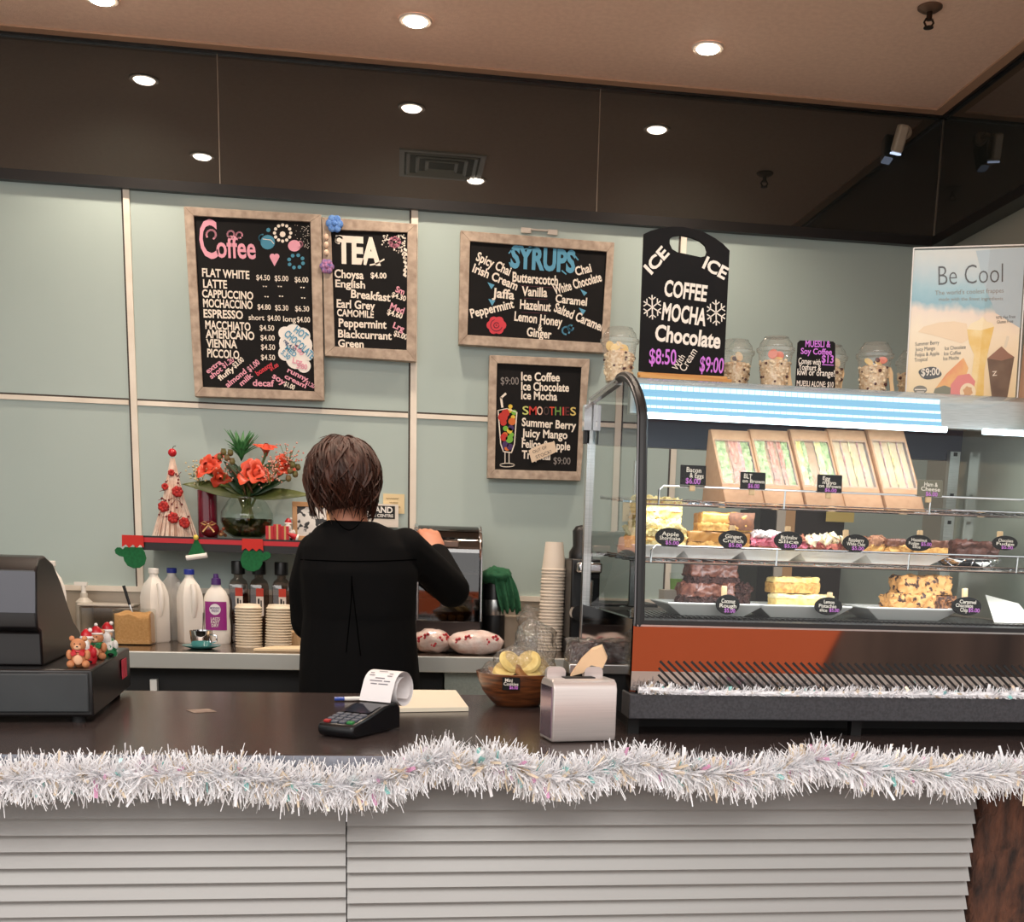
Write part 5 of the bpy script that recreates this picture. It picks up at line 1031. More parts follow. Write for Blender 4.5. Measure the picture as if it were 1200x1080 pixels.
kb('rear_post', m_steel, ((XL-.002, YR-.012, ZL1), (XL+.016, YR+.01, zc(.3255)))); kb('rear_hinge', m_chrome, ((XL-.012, YR-.02, zc(.262)), (XL+.004, YR+.006, zc(.315)))); kb('rear_handle', m_black, ((XL-.010, YR-.012, zc(.235)), (XL+.002, YR+.004, zc(.262))))
kb('lower_side', mat('gloss_black', (8, 8, 9), .05, spec=2.0), ((XL-.001, YF+.008, ZL1), (XL+.01, YR-.012, ZG)))
kb('base', m_gask, ((XL+.01, YF+.05, ZL1), (XE, YR, ZG-.012))); kb('sill', m_gask, ((XL, YF-.012, zc(-.120)), (XE, YF+.05, ZG)))
kb('sill_trim', m_steel, ((XL+.004, YF-.013, zc(-.123)), (XE, YF-.010, zc(-.120))))
m_panel = mat('polished_panel', (168, 160, 156), .04, 1.)
pn = [(YF, zc(-.121)), (YF, zc(-.203)), (YF+.0042, ZP0)]
g = MB()
for a, b in zip(pn[:-1], pn[1:]): g.add([(XL, b[0], b[1]), (XE, b[0], b[1]), (XE, a[0], a[1]), (XL, a[0], a[1])], [(0, 1, 2, 3)])
MP_ = g.build('mirror_panel', m_panel, K_, smooth=0, world=True)
m_lip = mat('granite_grey', (66, 66, 70), .6, col2=(50, 50, 54), scale=220)
kb('lip', m_lip, ((XL-.004, YF-.012, ZL1), (XE, YF+.06, ZL0)), bevel=.002)
for x in (XL+.004, XL+.43, XL+.86): kb('foot', m_blackm, ((x, YF+.03, ZT), (x+.02, YF+.05, ZL1)))
kb('plinth', m_blackm, ((XL+.02, YF+.12, ZT), (XE, YR-.03, ZL1)))
# slanted vent slots in the mirror panel
def slot(x0, y0, x1, y1):
    g = MB(); w = .0021; A = []
    def q(px, py):
        p = P(px, py, YF); 
        if p.z < pn[1][1]: p.y = YF+.0042*(pn[1][1]-p.z)/(pn[1][1]-pn[2][1])
        return p
    a, b = q(x0, y0), q(x1, y1); mid = pn[1][1]; L = [a]
    if a.z > mid > b.z: f = (a.z-mid)/(a.z-b.z); L.append(Vector((a.x+(b.x-a.x)*f, YF, mid)))
    L.append(b); d = (b-a).normalized(); sd = Vector((-d.z, 0, d.x))*w; vs = []
    for i, p in enumerate(L):
        e = d*(-w*.6 if i == 0 else w*.6 if i == len(L)-1 else 0); e.y = 0
        for k in (-1, 1): vs.append(p+sd*k+e+Vector((0, -.0005, 0)))
    g.add(vs, [(2*i, 2*i+1, 2*i+3, 2*i+2) for i in range(len(L)-1)]); g.build('vent_slot', m_blackm, MP_, smooth=0, world=True)
for q_ in ((772.5, 783, 798, 808.5), (772, 791, 789.5, 808.5), (771, 799, 780.5, 808.5), (770, 807, 771.5, 808.5)): slot(*q_)
for k in range(58):
    x = 774+9.15*k; sl = .012
    if P(x+34, 790, YF).x > XE-.03: break
    slot(x, 775+sl*9.15*k, x+33.5, 808.5+sl*9.15*k)
# light bar
LB_ = kb('light_bar', m_steel, ((XL+.02, 2.21, zc(.262)), (XE-.02, 2.235, zc(.318))))
m_bar = lum('light_panel', (150, 204, 234), .85); m_led = lum('led_strip', (222, 244, 255), 7); m_ledd = lum('led_dot', (206, 240, 252), 1.5)
xl0, xl1 = XL+.03, P(1122, 500, 2.12).x
for (a, b, nm) in ((xl0, xl1, 0), (P(1166, 505, 2.12).x, XE-.02, 1)):
    y0, z0, y1, z1 = 2.205, zc(.315), 2.135, zc(.262)
    if nm: g = MB(); g.cyl((a, y1+.03, z1-.008), (b, y1+.03, z1-.008), .0055); g.build('light_tube', m_led, LB_, world=True); break
    g = MB(); g.add([(a, y0, z0), (b, y0, z0), (b, y1+.05, z1), (a, y1+.05, z1)], [(3, 2, 1, 0)]); g.build('light_panel', m_bar, LB_, smooth=0, world=True)
    g = MB()
    for r_ in (.12, .50, .80):
        y, z = y0+(y1+.05-y0)*r_-.002, z0+(z1-z0)*r_; n = int((b-a)/.012)
        for k in range(n): g.box((a+.006+k*.012, y, z), (.0105, .002, .0045 if r_ > .3 else .008))
    o = g.build('led_row', m_ledd, LB_, smooth=0, world=True)
    g = MB(); g.cyl((a, y1+.03, z1-.008), (b, y1+.03, z1-.008), .0055); g.build('light_tube', m_led, LB_, world=True)
kb('rear_header', mat('header_navy', (44, 52, 74), .3), ((XL+.02, YR-.02, zc(.232)), (XE, YR, zc(.318))))
def case_area(nm, y, z, pw, rot):
    L = bpy.data.lights.new(nm, 'AREA'); L.shape = 'RECTANGLE'; L.size = .8; L.size_y = .015; L.energy = pw; L.color = (.93, .97, 1)
    o = bpy.data.objects.new(nm, L); COL.objects.link(o); o.location = (XL+.43, y, zc(z)); o.rotation_euler = (rot, 0, 0)
case_area('cabinet_lamp', 2.12, .25, .45, .35); case_area('shelf_lamp', 2.105, .085, .4, .5); case_area('shelf_lamp', 2.08, -.018, .5, .5)  # first boosts the light tube; shelf ones are added fill without a fitting
# standards at the back
for px in (1112,):
    q = P(px, 590, YR-.03); kb('upright', m_steel, ((q.x-.012, YR-.04, ZG), (q.x+.012, YR-.025, zc(.25))))
    for z in (.24, .15, .09, .02): kb('slot_screw', m_blackm, ((q.x-.004, YR-.042, zc(z)), (q.x+.004, YR-.04, zc(z)+.008)))
kb('upright', m_steel, ((XL+.1, YR-.04, ZG), (XL+.112, YR-.025, zc(.20))))
# wire shelves
def shelf(zf, zb, yf, yb, rail, posts, nm, x0=XL+.02):
    g = MB(); r_ = .0022
    g.tube([(x0, yf, zf), (XE-.02, yf, zf)], .0022, 6); g.tube([(x0, yf, zf+.008), (XE-.02, yf, zf+.008)], .0013, 6); g.tube([(x0, yb, zb), (XE-.02, yb, zb)], .003, 6)
    for k in range(5):
        f = (k+1)/6; g.tube([(x0, yf+(yb-yf)*f, zf+(zb-zf)*f), (XE-.02, yf+(yb-yf)*f, zf+(zb-zf)*f)], .002, 5)
    n = int((XE-.04-x0)/.024)
    for k in range(n+1): x = x0+k*.024; g.tube([(x, yf, zf+.004), (x, yb, zb+.004)], .0014, 5)
    s = g.build('wire_shelf', m_chrome, K_, world=True)
    g = MB(); g.tube([(posts[0], yf-.002, zf), (posts[0], yf-.004, zf+rail-.008), (posts[0]+.008, yf-.004, zf+rail), (XE-.02, yf-.004, zf+rail)], .0021, 8)
    for x in posts[1:]: g.tube([(x, yf-.003, zf), (x, yf-.004, zf+rail)], .0018, 6)
    o = g.build('guard_rail', m_chrome, s, world=False); o.matrix_parent_inverse = Matrix.Translation(-K_.location) if False else base_matrix(s).inverted()
    return s
S1F, S1B, S1Y, S1YB = zc(.092), zc(.118), 2.115, 2.50
S2F, S2B = zc(-.012), zc(.0), 
shelf(S1F, S1B, S1Y, S1YB, P(780, 564, S1Y).z-P(780, 584, S1Y).z+.003, [P(772, 570, S1Y).x, P(919, 580, S1Y).x, P(1090, 580, S1Y).x], 'top')
shelf(S2F, S2B, S1Y-.03, 2.52, .030, [P(763, 640, S1Y-.03).x, P(910, 645, S1Y-.03).x, P(1065, 645, S1Y-.03).x, P(1192, 650, S1Y-.03).x], 'middle')
# perforated black deck
kb('deck', m_blackm, ((XL+.01, YF+.05, ZG-.012), (XE, YR, ZG-.004)))
g = MB(); nx = int((XE-XL-.1)/.0105)
for k in range(nx): 
    x = XL+.03+k*.0105; g.tube([(x, YF+.07, ZG+.001), (x+.02, YF+.30, ZG+.001)], .0024, 5)
g.build('deck_grille', mat('grille_black', (30, 28, 27), .25), K_, world=True)
# ------------------------------------------------------------------ what is on sale
m_plate = mat('white_plate', (252, 252, 248), .2, coat=.3); m_tray = mat('grey_tray', (232, 230, 226), .3)
def plate(label, px0, px1, py, Y, group, h=.016, m=m_plate, zbase=ZG+.004, dep=.12):
    a, b = P(px0, py, Y), P(px1, py, Y); w = (b.x-a.x); t = thing('serving_plate', label, 'plate', ((a.x+b.x)/2, Y+dep/2, zbase), 0, group)
    q = lambda f, z, e: [(-w/2*f, -dep/2*e, z), (w/2*f, -dep/2*e, z), (w/2*f, dep/2*e, z), (-w/2*f, dep/2*e, z)]
    L = [q(.66, 0, .7), q(1, h, 1), q(1, h+.003, 1), q(.93, h+.002, .9), q(.64, .004, .66)]; g = MB(); vs = sum(L, []); fs = [(3, 2, 1, 0)]+[(4*i+j, 4*i+(j+1) % 4, 4*i+4+(j+1) % 4, 4*i+4+j) for i in range(4) for j in range(4)]+[(16, 17, 18, 19)]
    g.add(vs, fs); g.build('plate', m, t, smooth=0, bevel=.0012); return t, zbase
# sandwich packs on the top shelf
m_film = glass('pack_film', (252, 252, 250), .6, .3, .06, milk=.08)
m_bread = mat('brown_bread', (206, 164, 122), .85, col2=(184, 138, 98), scale=110); m_breadw = mat('pale_bread', (226, 196, 152), .85, col2=(212, 178, 132), scale=90); m_let = mat('lettuce', (104, 142, 52), .6, col2=(214, 222, 160), scale=110, ramp=(.3, .62)); m_bac = mat('bacon', (206, 112, 84), .55, col2=(236, 184, 156), scale=60, stretch=(4, 1, 1)); m_ham = mat('pink_ham', (226, 150, 146), .55, col2=(240, 206, 192), scale=90); m_egg = mat('egg_mayo', (240, 216, 110), .6, col2=(246, 236, 190), scale=50)
def sandwich(label, px, fills, wpx=49):
    Y = 2.135; b = P(px, 588, Y); b.z = S1F+.006; w = wpx*mpp(Y)*1.02; hh = P(px-18, 503, Y+.10).z-b.z; dy = .115
    t = thing('sandwich_pack', label, 'sandwich pack', b, .05, 'sandwich packs on the top shelf')
    g = MB(); th = .0012
    L = [(0, 0), (dy, hh), (dy+.012, hh), (dy+.03, 0)]
    for sx in (-1, 1): g.prism(L, (sx*w/2, 0, 0), (0, 1, 0), (0, 0, 1), (-sx*th, 0, 0))
    fp = lambda x, f, o=0.: (x, dy*f-o*.8, hh*f+o*.6)
    zb0, zb1 = .28, .85
    for f0, f1 in ((0, zb0), (zb1, 1)): g.add([fp(-w/2, f0), fp(w/2, f0), fp(w/2, f1), fp(-w/2, f1)], [(0, 1, 2, 3)])
    for x0_, x1_ in ((-w/2, -w*.44), (w*.44, w/2)): g.add([fp(x0_, zb0), fp(x1_, zb0), fp(x1_, zb1), fp(x0_, zb1)], [(0, 1, 2, 3)])
    g.add([fp(-w/2, 1), fp(w/2, 1), (w/2, dy+.012, hh), (-w/2, dy+.012, hh)], [(0, 1, 2, 3)]); g.add([(-w/2, dy+.012, hh), (w/2, dy+.012, hh), (w/2, dy+.03, 0), (-w/2, dy+.03, 0)], [(0, 1, 2, 3)])
    g.build('carton', m_kraft, t, smooth=0)
    g = MB(); g.add([fp(-w*.46, zb0-.02, .0006), fp(w*.46, zb0-.02, .0006), fp(w*.46, zb1+.02, .0006), fp(-w*.46, zb1+.02, .0006)], [(0, 1, 2, 3)]); g.build('film_window', m_film, t, smooth=0)
    tot = sum(f[1] for f in fills); x = -w*.42
    for k, (mm, wd_, lum_) in enumerate(fills):
        ww = wd_/tot*w*.84; g = MB(); n = 14; rs_ = random.Random(int(px)*7+k)
        if mm in (m_bread, m_breadw):
            vs = []
            for i in range(n+1):
                f = .2+.68*i/n; o = .006
                for xx in (x, x+ww*.5, x+ww): vs.append(Vector(fp(xx, f, -o))+Vector((0, rs_.uniform(-.0006, .0006), 0)))
            g.add(vs, [(3*i+j, 3*i+j+1, 3*i+j+4, 3*i+j+3) for i in range(n) for j in (0, 1)])
        else:
            m2 = 8; vs = []; n = 26; lum_ = .0028 if mm is m_let else .0018
            for i in range(n+1):
                for q in range(m2+1):
                    f = .2+.68*i/n; nv = noise.noise_vector(Vector((q*.9+px, i*.75, k*7.3))); vs.append(Vector(fp(x+ww*(q/m2)*1.06, f, -.004))+Vector((nv.x*.002, nv.y*lum_*1.6-.0005, nv.z*.003)))
            g.add(vs, [(i*(m2+1)+q, i*(m2+1)+q+1, (i+1)*(m2+1)+q+1, (i+1)*(m2+1)+q) for i in range(n) for q in range(m2)])
            if mm is m_bac:
                for q in range(5): f = .33+.11*q; c = Vector(fp(x+ww*rs_.uniform(.25, .75), f, -.003)); g.tube([c-Vector((.002, .012, .014)), c, c+Vector((.002, .012, .015))], ww*.17, 6, True, .35)
        g.build('bread' if mm in (m_bread, m_breadw) else 'filling', mm, t, smooth=60); x += ww
    return t
sandwich('kraft sandwich pack with bacon and lettuce, leftmost of the five', 874, [(m_let, 1.3, 0), (m_bread, .5, 0), (m_bac, 1.3, 0), (m_ham, .5, 0), (m_let, 1.1, 0)])
sandwich('kraft sandwich pack with lettuce and two bacon strips, second from the left', 921, [(m_let, 1.4, 0), (m_bread, .6, 0), (m_bac, 1.0, 0), (m_bread, .5, 0), (m_bac, .7, 0), (m_let, 1.0, 0)])
sandwich('kraft sandwich pack with yellow egg filling, middle of the five', 969.5, [(m_egg, .8, 0), (m_let, .6, 0), (m_bread, 1.4, 0), (m_egg, .9, 0), (m_let, 1., 0)])
for px, nm in ((1015, 'second from the right'), (1063, 'rightmost')): sandwich('kraft sandwich pack of plain pale bread slices, ' + nm, px, [(m_breadw, 1, 0), (m_ham, .12, 0), (m_breadw, 1, 0), (m_egg, .15, 0), (m_breadw, 1, 0), (m_ham, .12, 0), (m_breadw, .9, 0)])
def rtag(label, x0, y0, x1, y1, lines, Y=2.105, **k):
    c = P((x0+x1)/2, (y0+y1)/2, Y); s = mpp(Y); return card_tag('price_tag', label, c, (x1-x0)*s, (y1-y0)*s, lines, .1, peg=(0, -(y1-y0)*s/2-.010, 0), **k)
rtag('black rectangular tag reading bacon and eggs, at the left of the sandwiches', 797, 545, 828, 568, [('Bacon', -.55, .3, .6, .5, Wt), ('& Eggs', -.3, -.25, .8, .48, Wt), ('$6.00', -.6, -.85, .55, .55, Pu)])
rtag('black rectangular tag reading BLT on brown in front of the bacon sandwiches', 867, 553, 898, 573, [('BLT', -.75, .25, -.1, .55, Wt), ('on Brown', -.85, -.25, .9, .42, Wt), ('$6.00', -.4, -.85, .5, .5, Pu)])
rtag('black rectangular tag reading egg mayo on brown below the egg sandwich', 957, 556, 988, 577, [('Egg', -.6, .4, .0, .42, Wt), ('mayo', -.6, -.05, .5, .4, Wt), ('on Brown', -.9, -.45, .9, .38, Wt), ('$6.00', -.4, -.9, .55, .38, Pu)])
rtag('greenish slate tag reading ham and cheese, at the right of the sandwiches', 1074, 562, 1106, 582, [('Ham &', -.5, .25, .6, .5, Wt), ('Cheese', -.75, -.3, .8, .48, Wt), ('$6.00', -.35, -.9, .6, .5, Pu)], m=mat('tag_olive', (104, 100, 82), .5))
# trays and slices on the middle shelf
S2Y = 2.12
def S2(px, dy=0.): 
    Y = S2Y+dy; d = ray(px, 652); return Vector((d.x*Y/d.y, Y, S2F+.008+(Y-2.085)/.435*(S2B-S2F)))
trays = [(745, 800, 'under the apple shortcake'), (802, 868, 'under the ginger crunch'), (872, 936, 'under the pink marshmallow slice'), (940, 1012, 'under the raspberry slice'), (1016, 1108, 'under the hazelnut fudge slice')]
HT = .020
for x0_, x1_, nm in trays: 
    a = S2((x0_+x1_)/2, -.01); plate('pale grey wide lipped tray ' + nm, x0_-4, x1_+6, 650, S2Y-.012, 'trays on the middle shelf', HT, m_tray, a.z, .16)
a = S2(1150, 0); t = thing('oval_dish', 'oval silver dish under the dark fudge at the right', 'plate', a+Vector((0, .05, 0))); MB().lathe([(.0005, 0), (.05, 0), (.066, .012), (.067, .015), (.05, .006), (.0005, .004)], seg=36, sx=1, sy=.8).build('dish', m_chrome, t, smooth=60)
def cake(name, label, px, dy, lift, w, d, h, layers, rz=0., amt=.0025, top=.004, seed=0., group=None, cat='slice'):
    """layers: (fraction, material, lumpiness)"""
    b = S2(px, dy) if group != 'B' else None
    t = thing(name, label, cat, b+Vector((0, d/2, HT-.004+lift)), rz)
    z = 0
    for k, (f, mm, lp) in enumerate(layers):
        MB().slab((0, 0, z), (w*(1 if k == 0 else .995), d, h*f+.001), (26, 14, max(4, int(9*f)+2)), amt*lp, 75, seed+k*2.3, top if k == len(layers)-1 else 0).build(('base', 'filling', 'topping', 'icing')[k] if len(layers) > 1 else 'crumb', mm, t, smooth=70); z += h*f
    return t
mS = mpp(2.15)
m_short = mat('shortcake', (246, 228, 170), .7, col2=(226, 196, 118), scale=169, bump=.6, bscale=140); m_appl = mat('apple_filling', (232, 196, 118), .5, col2=(214, 170, 92), scale=156)
cake('apple_shortcake', 'crumbly pale apple shortcake slice on top of two others', 771, .0, .036, 54*mS, .07, 33*mS, [(.35, m_short, 1.5), (.25, m_appl, 2), (.4, m_short, 2.2)], seed=1, top=.012)
cake('apple_shortcake', 'pale apple shortcake slice at the lower left', 756, -.002, 0, 36*mS, .06, .036, [(.4, m_short, 1.5), (.2, m_appl, 2), (.4, m_short, 2)], seed=2, top=.01)
cake('apple_shortcake', 'pale apple shortcake slice at the lower right of the shortcake stack', 790, .004, 0, 28*mS, .06, .036, [(.4, m_short, 1.5), (.2, m_appl, 2), (.4, m_short, 2)], seed=3, top=.008)
m_gb = mat('ginger_base', (206, 158, 84), .7, col2=(184, 132, 62), scale=208); m_gt = mat('ginger_icing', (178, 126, 58), .35, col2=(160, 106, 44), scale=78, coat=.3); m_gd = mat('ginger_dark', (110, 64, 32), .6, col2=(84, 46, 24), scale=156)
def ginger(label, px, dy, lift, w, s, rz=0., dark=True):
    t = cake('ginger_crunch', label, px, dy, lift, w, .06, .033, [(.45, m_gb, 1.2), (.55, m_gt, .6)], rz, .002, .002, s)
    if dark: MB().slab((w*.26, 0, .003), (w*.50, .063, .0325), (6, 6, 4), .002, 70, s+5).build('cut_face', m_gd, t, smooth=60)
ginger('golden ginger crunch slice with a dark cut end on top of the stack', 850, .0, .035, 64*mS, 4, .05)
ginger('golden ginger crunch slice at the lower left of its stack', 828, 0, 0, 46*mS, 5, 0, False); ginger('ginger crunch slice at the lower right of its stack', 866, .004, 0, 26*mS, 6, 0, False)
m_mp = mat('marsh_pink', (236, 140, 160), .6, col2=(214, 100, 122), scale=130); m_mb = mat('marsh_base', (176, 106, 78), .7, col2=(140, 78, 56), scale=182); m_mw = mat('marsh_white', (244, 236, 232), .6, col2=(226, 206, 204), scale=156)
def marsh(label, px, dy, w, s, h=.026, top=m_mw): return cake('marshmallow_slice', label, px, dy, 0, w*mS, .055, h, [(.3, m_mb, 1.6), (.45, m_mp, 2.2), (.25, top, 2)], 0, .0035, .007, s)
marsh('pink marshmallow slice with white icing beside the ginger crunch', 897, 0, 34, 7, .034); marsh('pink marshmallow slice with brown coconut top behind its oval tag', 931, .0, 30, 8, .028, m_mb)
m_ras = mat('raspberry', (150, 50, 66), .5, col2=(206, 120, 96), scale=143); m_rc = mat('white_choc', (244, 230, 198), .4, col2=(228, 204, 160), scale=104)
for i, (px, w) in enumerate(((961, 26), (983, 26))): cake('raspberry_slice', 'raspberry slice with white chocolate lumps, ' + ('left one' if i == 0 else 'right one behind its oval tag'), px, .0, 0, w*mS, .055, .026, [(.4, m_mb, 1.4), (.3, m_ras, 2.4), (.3, m_rc, 3)], 0, .0035, .010, 11+i)
m_hz = mat('hazelnut_base', (226, 178, 104), .7, col2=(196, 140, 74), scale=130); m_hf = mat('hazelnut_fudge', (112, 66, 46), .45, col2=(90, 50, 34), scale=104); m_nutty = mat('nut_crumble', (170, 120, 88), .7, col2=(120, 76, 54), scale=182)
cake('nut_slice', 'pale nutty crumble slice left of the hazelnut fudge slices', 1018, .01, 0, 42*mS, .055, .030, [(.6, m_hz, 1.6), (.4, m_nutty, 2.6)], 0, .003, .007, 15)
cake('hazelnut_fudge_slice', 'brown hazelnut fudge slice, left one with the gooey front', 1053, .0, 0, 32*mS, .055, .030, [(.6, m_hz, 2.2), (.4, m_hf, 1)], 0, .0025, .002, 16); cake('hazelnut_fudge_slice', 'brown hazelnut fudge slice, right one beside the dark fudge', 1092, .0, 0, 44*mS, .055, .030, [(.6, m_hz, 1.2), (.4, m_hf, 1)], -.1, .002, .002, 17)
m_fud = mat('choc_fudge', (92, 52, 40), .55, col2=(72, 38, 28), scale=156); cake('chocolate_fudge_slice', 'long dark chocolate fudge slice at the right end of the middle shelf', 1146, .01, 0, 58*mS, .06, .030, [(1., m_fud, 1.2)], .0, .003, .005, 18)
def otag(label, cx_, cy2, lines, w=36, h=22, Y=2.078, **k):
    c = P(cx_, cy2, Y); s = mpp(Y); return card_tag('price_tag', label, c, w*s, h*s, lines, .12, oval=True, **k)
pk = (0.0, .0, .026)
def three(a, b, p_): return [(a, -.55, .15, .6, .42, Wt), (b, -.7, -.3, .7, .40, Wt), (p_, -.3, -.78, .6, .40, Pu)]
otag('black oval tag reading apple shortcake', 785, 629, three('Apple', 'Shortcake', '$5.00'))
otag('black oval tag with a wooden peg reading ginger crunch', 859, 632, three('Ginger', 'Crunch', '$5.00'), peg=pk); otag('black oval tag with a wooden peg reading marshmallow slice', 924, 633, three('Marshmallow', 'Slice', '$5.00'), peg=pk)
otag('black oval tag with a wooden peg reading raspberry white choc', 1003, 636, three('Raspberry', 'White Choc', '$5.00'), 34, 21, peg=(-.018, 0, .024)); otag('black oval tag with a wooden peg reading hazelnut fudge slice', 1077, 636, [('Hazelnut', -.6, .2, .6, .38, Wt), ('Fudge', -.8, -.2, .0, .36, Wt), ('$5.00', .15, -.3, .95, .42, Pu), ('Slice', -.5, -.62, .1, .36, Wt)], 34, 20, peg=(.004, 0, .024)); otag('black oval tag reading chocolate fudge at the right end', 1178, 636, three('Chocolate', 'Fudge', '$5.00'), 34, 18, peg=(-.008, 0, .022))
b = P(1150, 590, 2.16); t = thing('steel_tray', 'added mirror plate giving a bright strip at the right end of the top shelf', 'tray', (b.x, 2.16, S1F+.008)); MB().b2((-.075, -.03, 0), (.115, .12, .004)).build('tray', m_chrome, t, smooth=0, bevel=.001)  # added flat mirror, reflects the light tube as a bright strip on the shelf
b = P(1192, 716, 2.1); t = thing('baking_paper', 'crumpled white paper at the right end of the bottom deck', 'paper', (b.x, 2.1, ZG+.004)); g = MB(); g.add([(-.045, 0, 0), (.04, 0, 0), (.05, .1, .004), (-.01, .11, .05), (.03, .05, .036), (.0, .02, .02)], [(0, 1, 5), (1, 2, 4), (1, 4, 5), (0, 5, 3), (5, 4, 3), (4, 2, 3)]); g.build('paper', mat('paper_white', (240, 236, 226), .7), t, smooth=0)
# bottom deck
ZD = ZG+.003
def DK(px, dy=0.): Y = 2.12+dy; d = ray(px, 712); return Vector((d.x*Y/d.y, Y, ZD))
pz = []
for x0_, x1_, nm in ((783, 896, 'under the dark coconut rough'), (890, 1000, 'under the pale lemon slices'), (1018, 1126, 'under the chocolate chip slices')):
    plate('white wide lipped plate ' + nm, x0_, x1_, 700, 2.10, 'white plates on the bottom deck', .022, m_plate, ZD, .15)
def deckcake(name, label, px, dy, lift, w, d, h, layers, rz=0., amt=.0025, top=.004, seed=0.):
    b = DK(px, dy); t = thing(name, label, 'slice', b+Vector((0, d/2, .020+lift)), rz); z = 0
    for k, (f, mm, lp) in enumerate(layers):
        MB().slab((0, 0, z), (w, d, h*f+.001), (28, 14, max(4, int(9*f)+2)), amt*lp, 75, seed+k*2.3, top if k == len(layers)-1 else 0).build(('base', 'filling', 'topping')[k] if len(layers) > 1 else 'crumb', mm, t, smooth=70); z += h*f
    return t
m_coc = mat('coconut_rough', (86, 46, 36), .4, col2=(120, 72, 56), scale=143, coat=.2); m_cocd = mat('coconut_dark', (52, 26, 22), .6, col2=(76, 40, 32), scale=130, bump=.8, bscale=260)
cr_h = 26*mS
deckcake('coconut_rough', 'dark chocolate coconut rough slice on top of the pile', 835, .02, .040, 58*mS, .06, cr_h, [(.3, m_cocd, 2.2), (.7, m_coc, 1.2)], .04, .003, .003, 21); deckcake('coconut_rough', 'wide dark coconut rough slice at the front of the pile', 830, .005, 0, 64*mS, .06, .038, [(.4, m_cocd, 2.4), (.6, m_coc, 1.4)], -.03, .003, .004, 22); deckcake('coconut_rough', 'dark coconut rough slice at the right of the pile, cut side showing', 864, .035, 0, 30*mS, .06, .038, [(1., m_cocd, 2.)], .1, .003, .003, 23)
m_lem = mat('lemon_slice', (232, 204, 136), .65, col2=(214, 180, 104), scale=104); m_lemt = mat('lemon_icing', (240, 226, 178), .4, col2=(226, 202, 140), scale=78); m_pis = mat('pistachio_mix', (214, 170, 96), .6, col2=(176, 122, 62), scale=156)
deckcake('lemon_slice', 'golden lemon pistachio slice on top', 932, .02, .026, 58*mS, .055, 18*mS, [(.7, m_pis, 1.2), (.3, m_lem, 1)], .03, .002, .003, 24); deckcake('lemon_slice', 'pale iced lemon slice below, at the front', 935, .005, 0, 56*mS, .055, .023, [(.7, m_lem, .8), (.3, m_lemt, .8)], 0, .002, .002, 25); deckcake('lemon_slice', 'pale lemon slice end on at the right behind the wooden peg', 968, .02, 0, 20*mS, .05, .022, [(.7, m_pis, 1), (.3, m_lemt, 1)], 0, .002, .003, 26)
m_chip = mat('choc_chip', (206, 150, 88), .6, col2=(58, 30, 22), scale=75, ramp=(.54, .60), detail=3); m_chipd = mat('chip_dark', (150, 98, 58), .7, col2=(60, 32, 24), scale=156, ramp=(.4, .6))
deckcake('choc_chip_slice', 'chocolate chip slice on top of the stack', 1083, .02, .030, 68*mS, .055, 21*mS, [(1., m_chip, 1.4)], .03, .003, .004, 27); deckcake('choc_chip_slice', 'chocolate chip slice at the lower front of the stack', 1070, .005, 0, 58*mS, .055, .028, [(1., m_chip, 1.4)], .0, .003, .004, 28); deckcake('choc_chip_slice', 'chocolate chip slice at the lower right of the stack', 1104, .02, 0, 30*mS, .055, .028, [(1., m_chipd, 1.6)], .05, .003, .004, 29)
otag('black oval tag with a peg reading coconut rough on the bottom deck', 853, 708, three('Coconut', 'Rough', '$5.00'), 30, 24, 2.085, peg=(-.006, 0, .034)); otag('black oval tag with a peg reading lemon pistachio slice on the bottom deck', 971, 710, [('Lemon', -.35, .3, .4, .38, Wt), ('Pistachio', -.7, -.15, .55, .38, Wt), ('slice', -.65, -.6, -.1, .36, Wt), ('$5.00', .05, -.6, .75, .38, Pu)], 36, 22, 2.085, peg=(.004, 0, .026)); otag('black oval tag with a peg reading caramel chocolate chip on the bottom deck', 1133, 710, [('Caramel', -.5, .3, .6, .38, Wt), ('Chocolate', -.75, -.1, .4, .38, Wt), ('Chip', -.45, -.6, .05, .44, Wt), ('$5.00', .1, -.6, .85, .42, Pu)], 40, 23, 2.085, peg=(-.002, 0, .034))
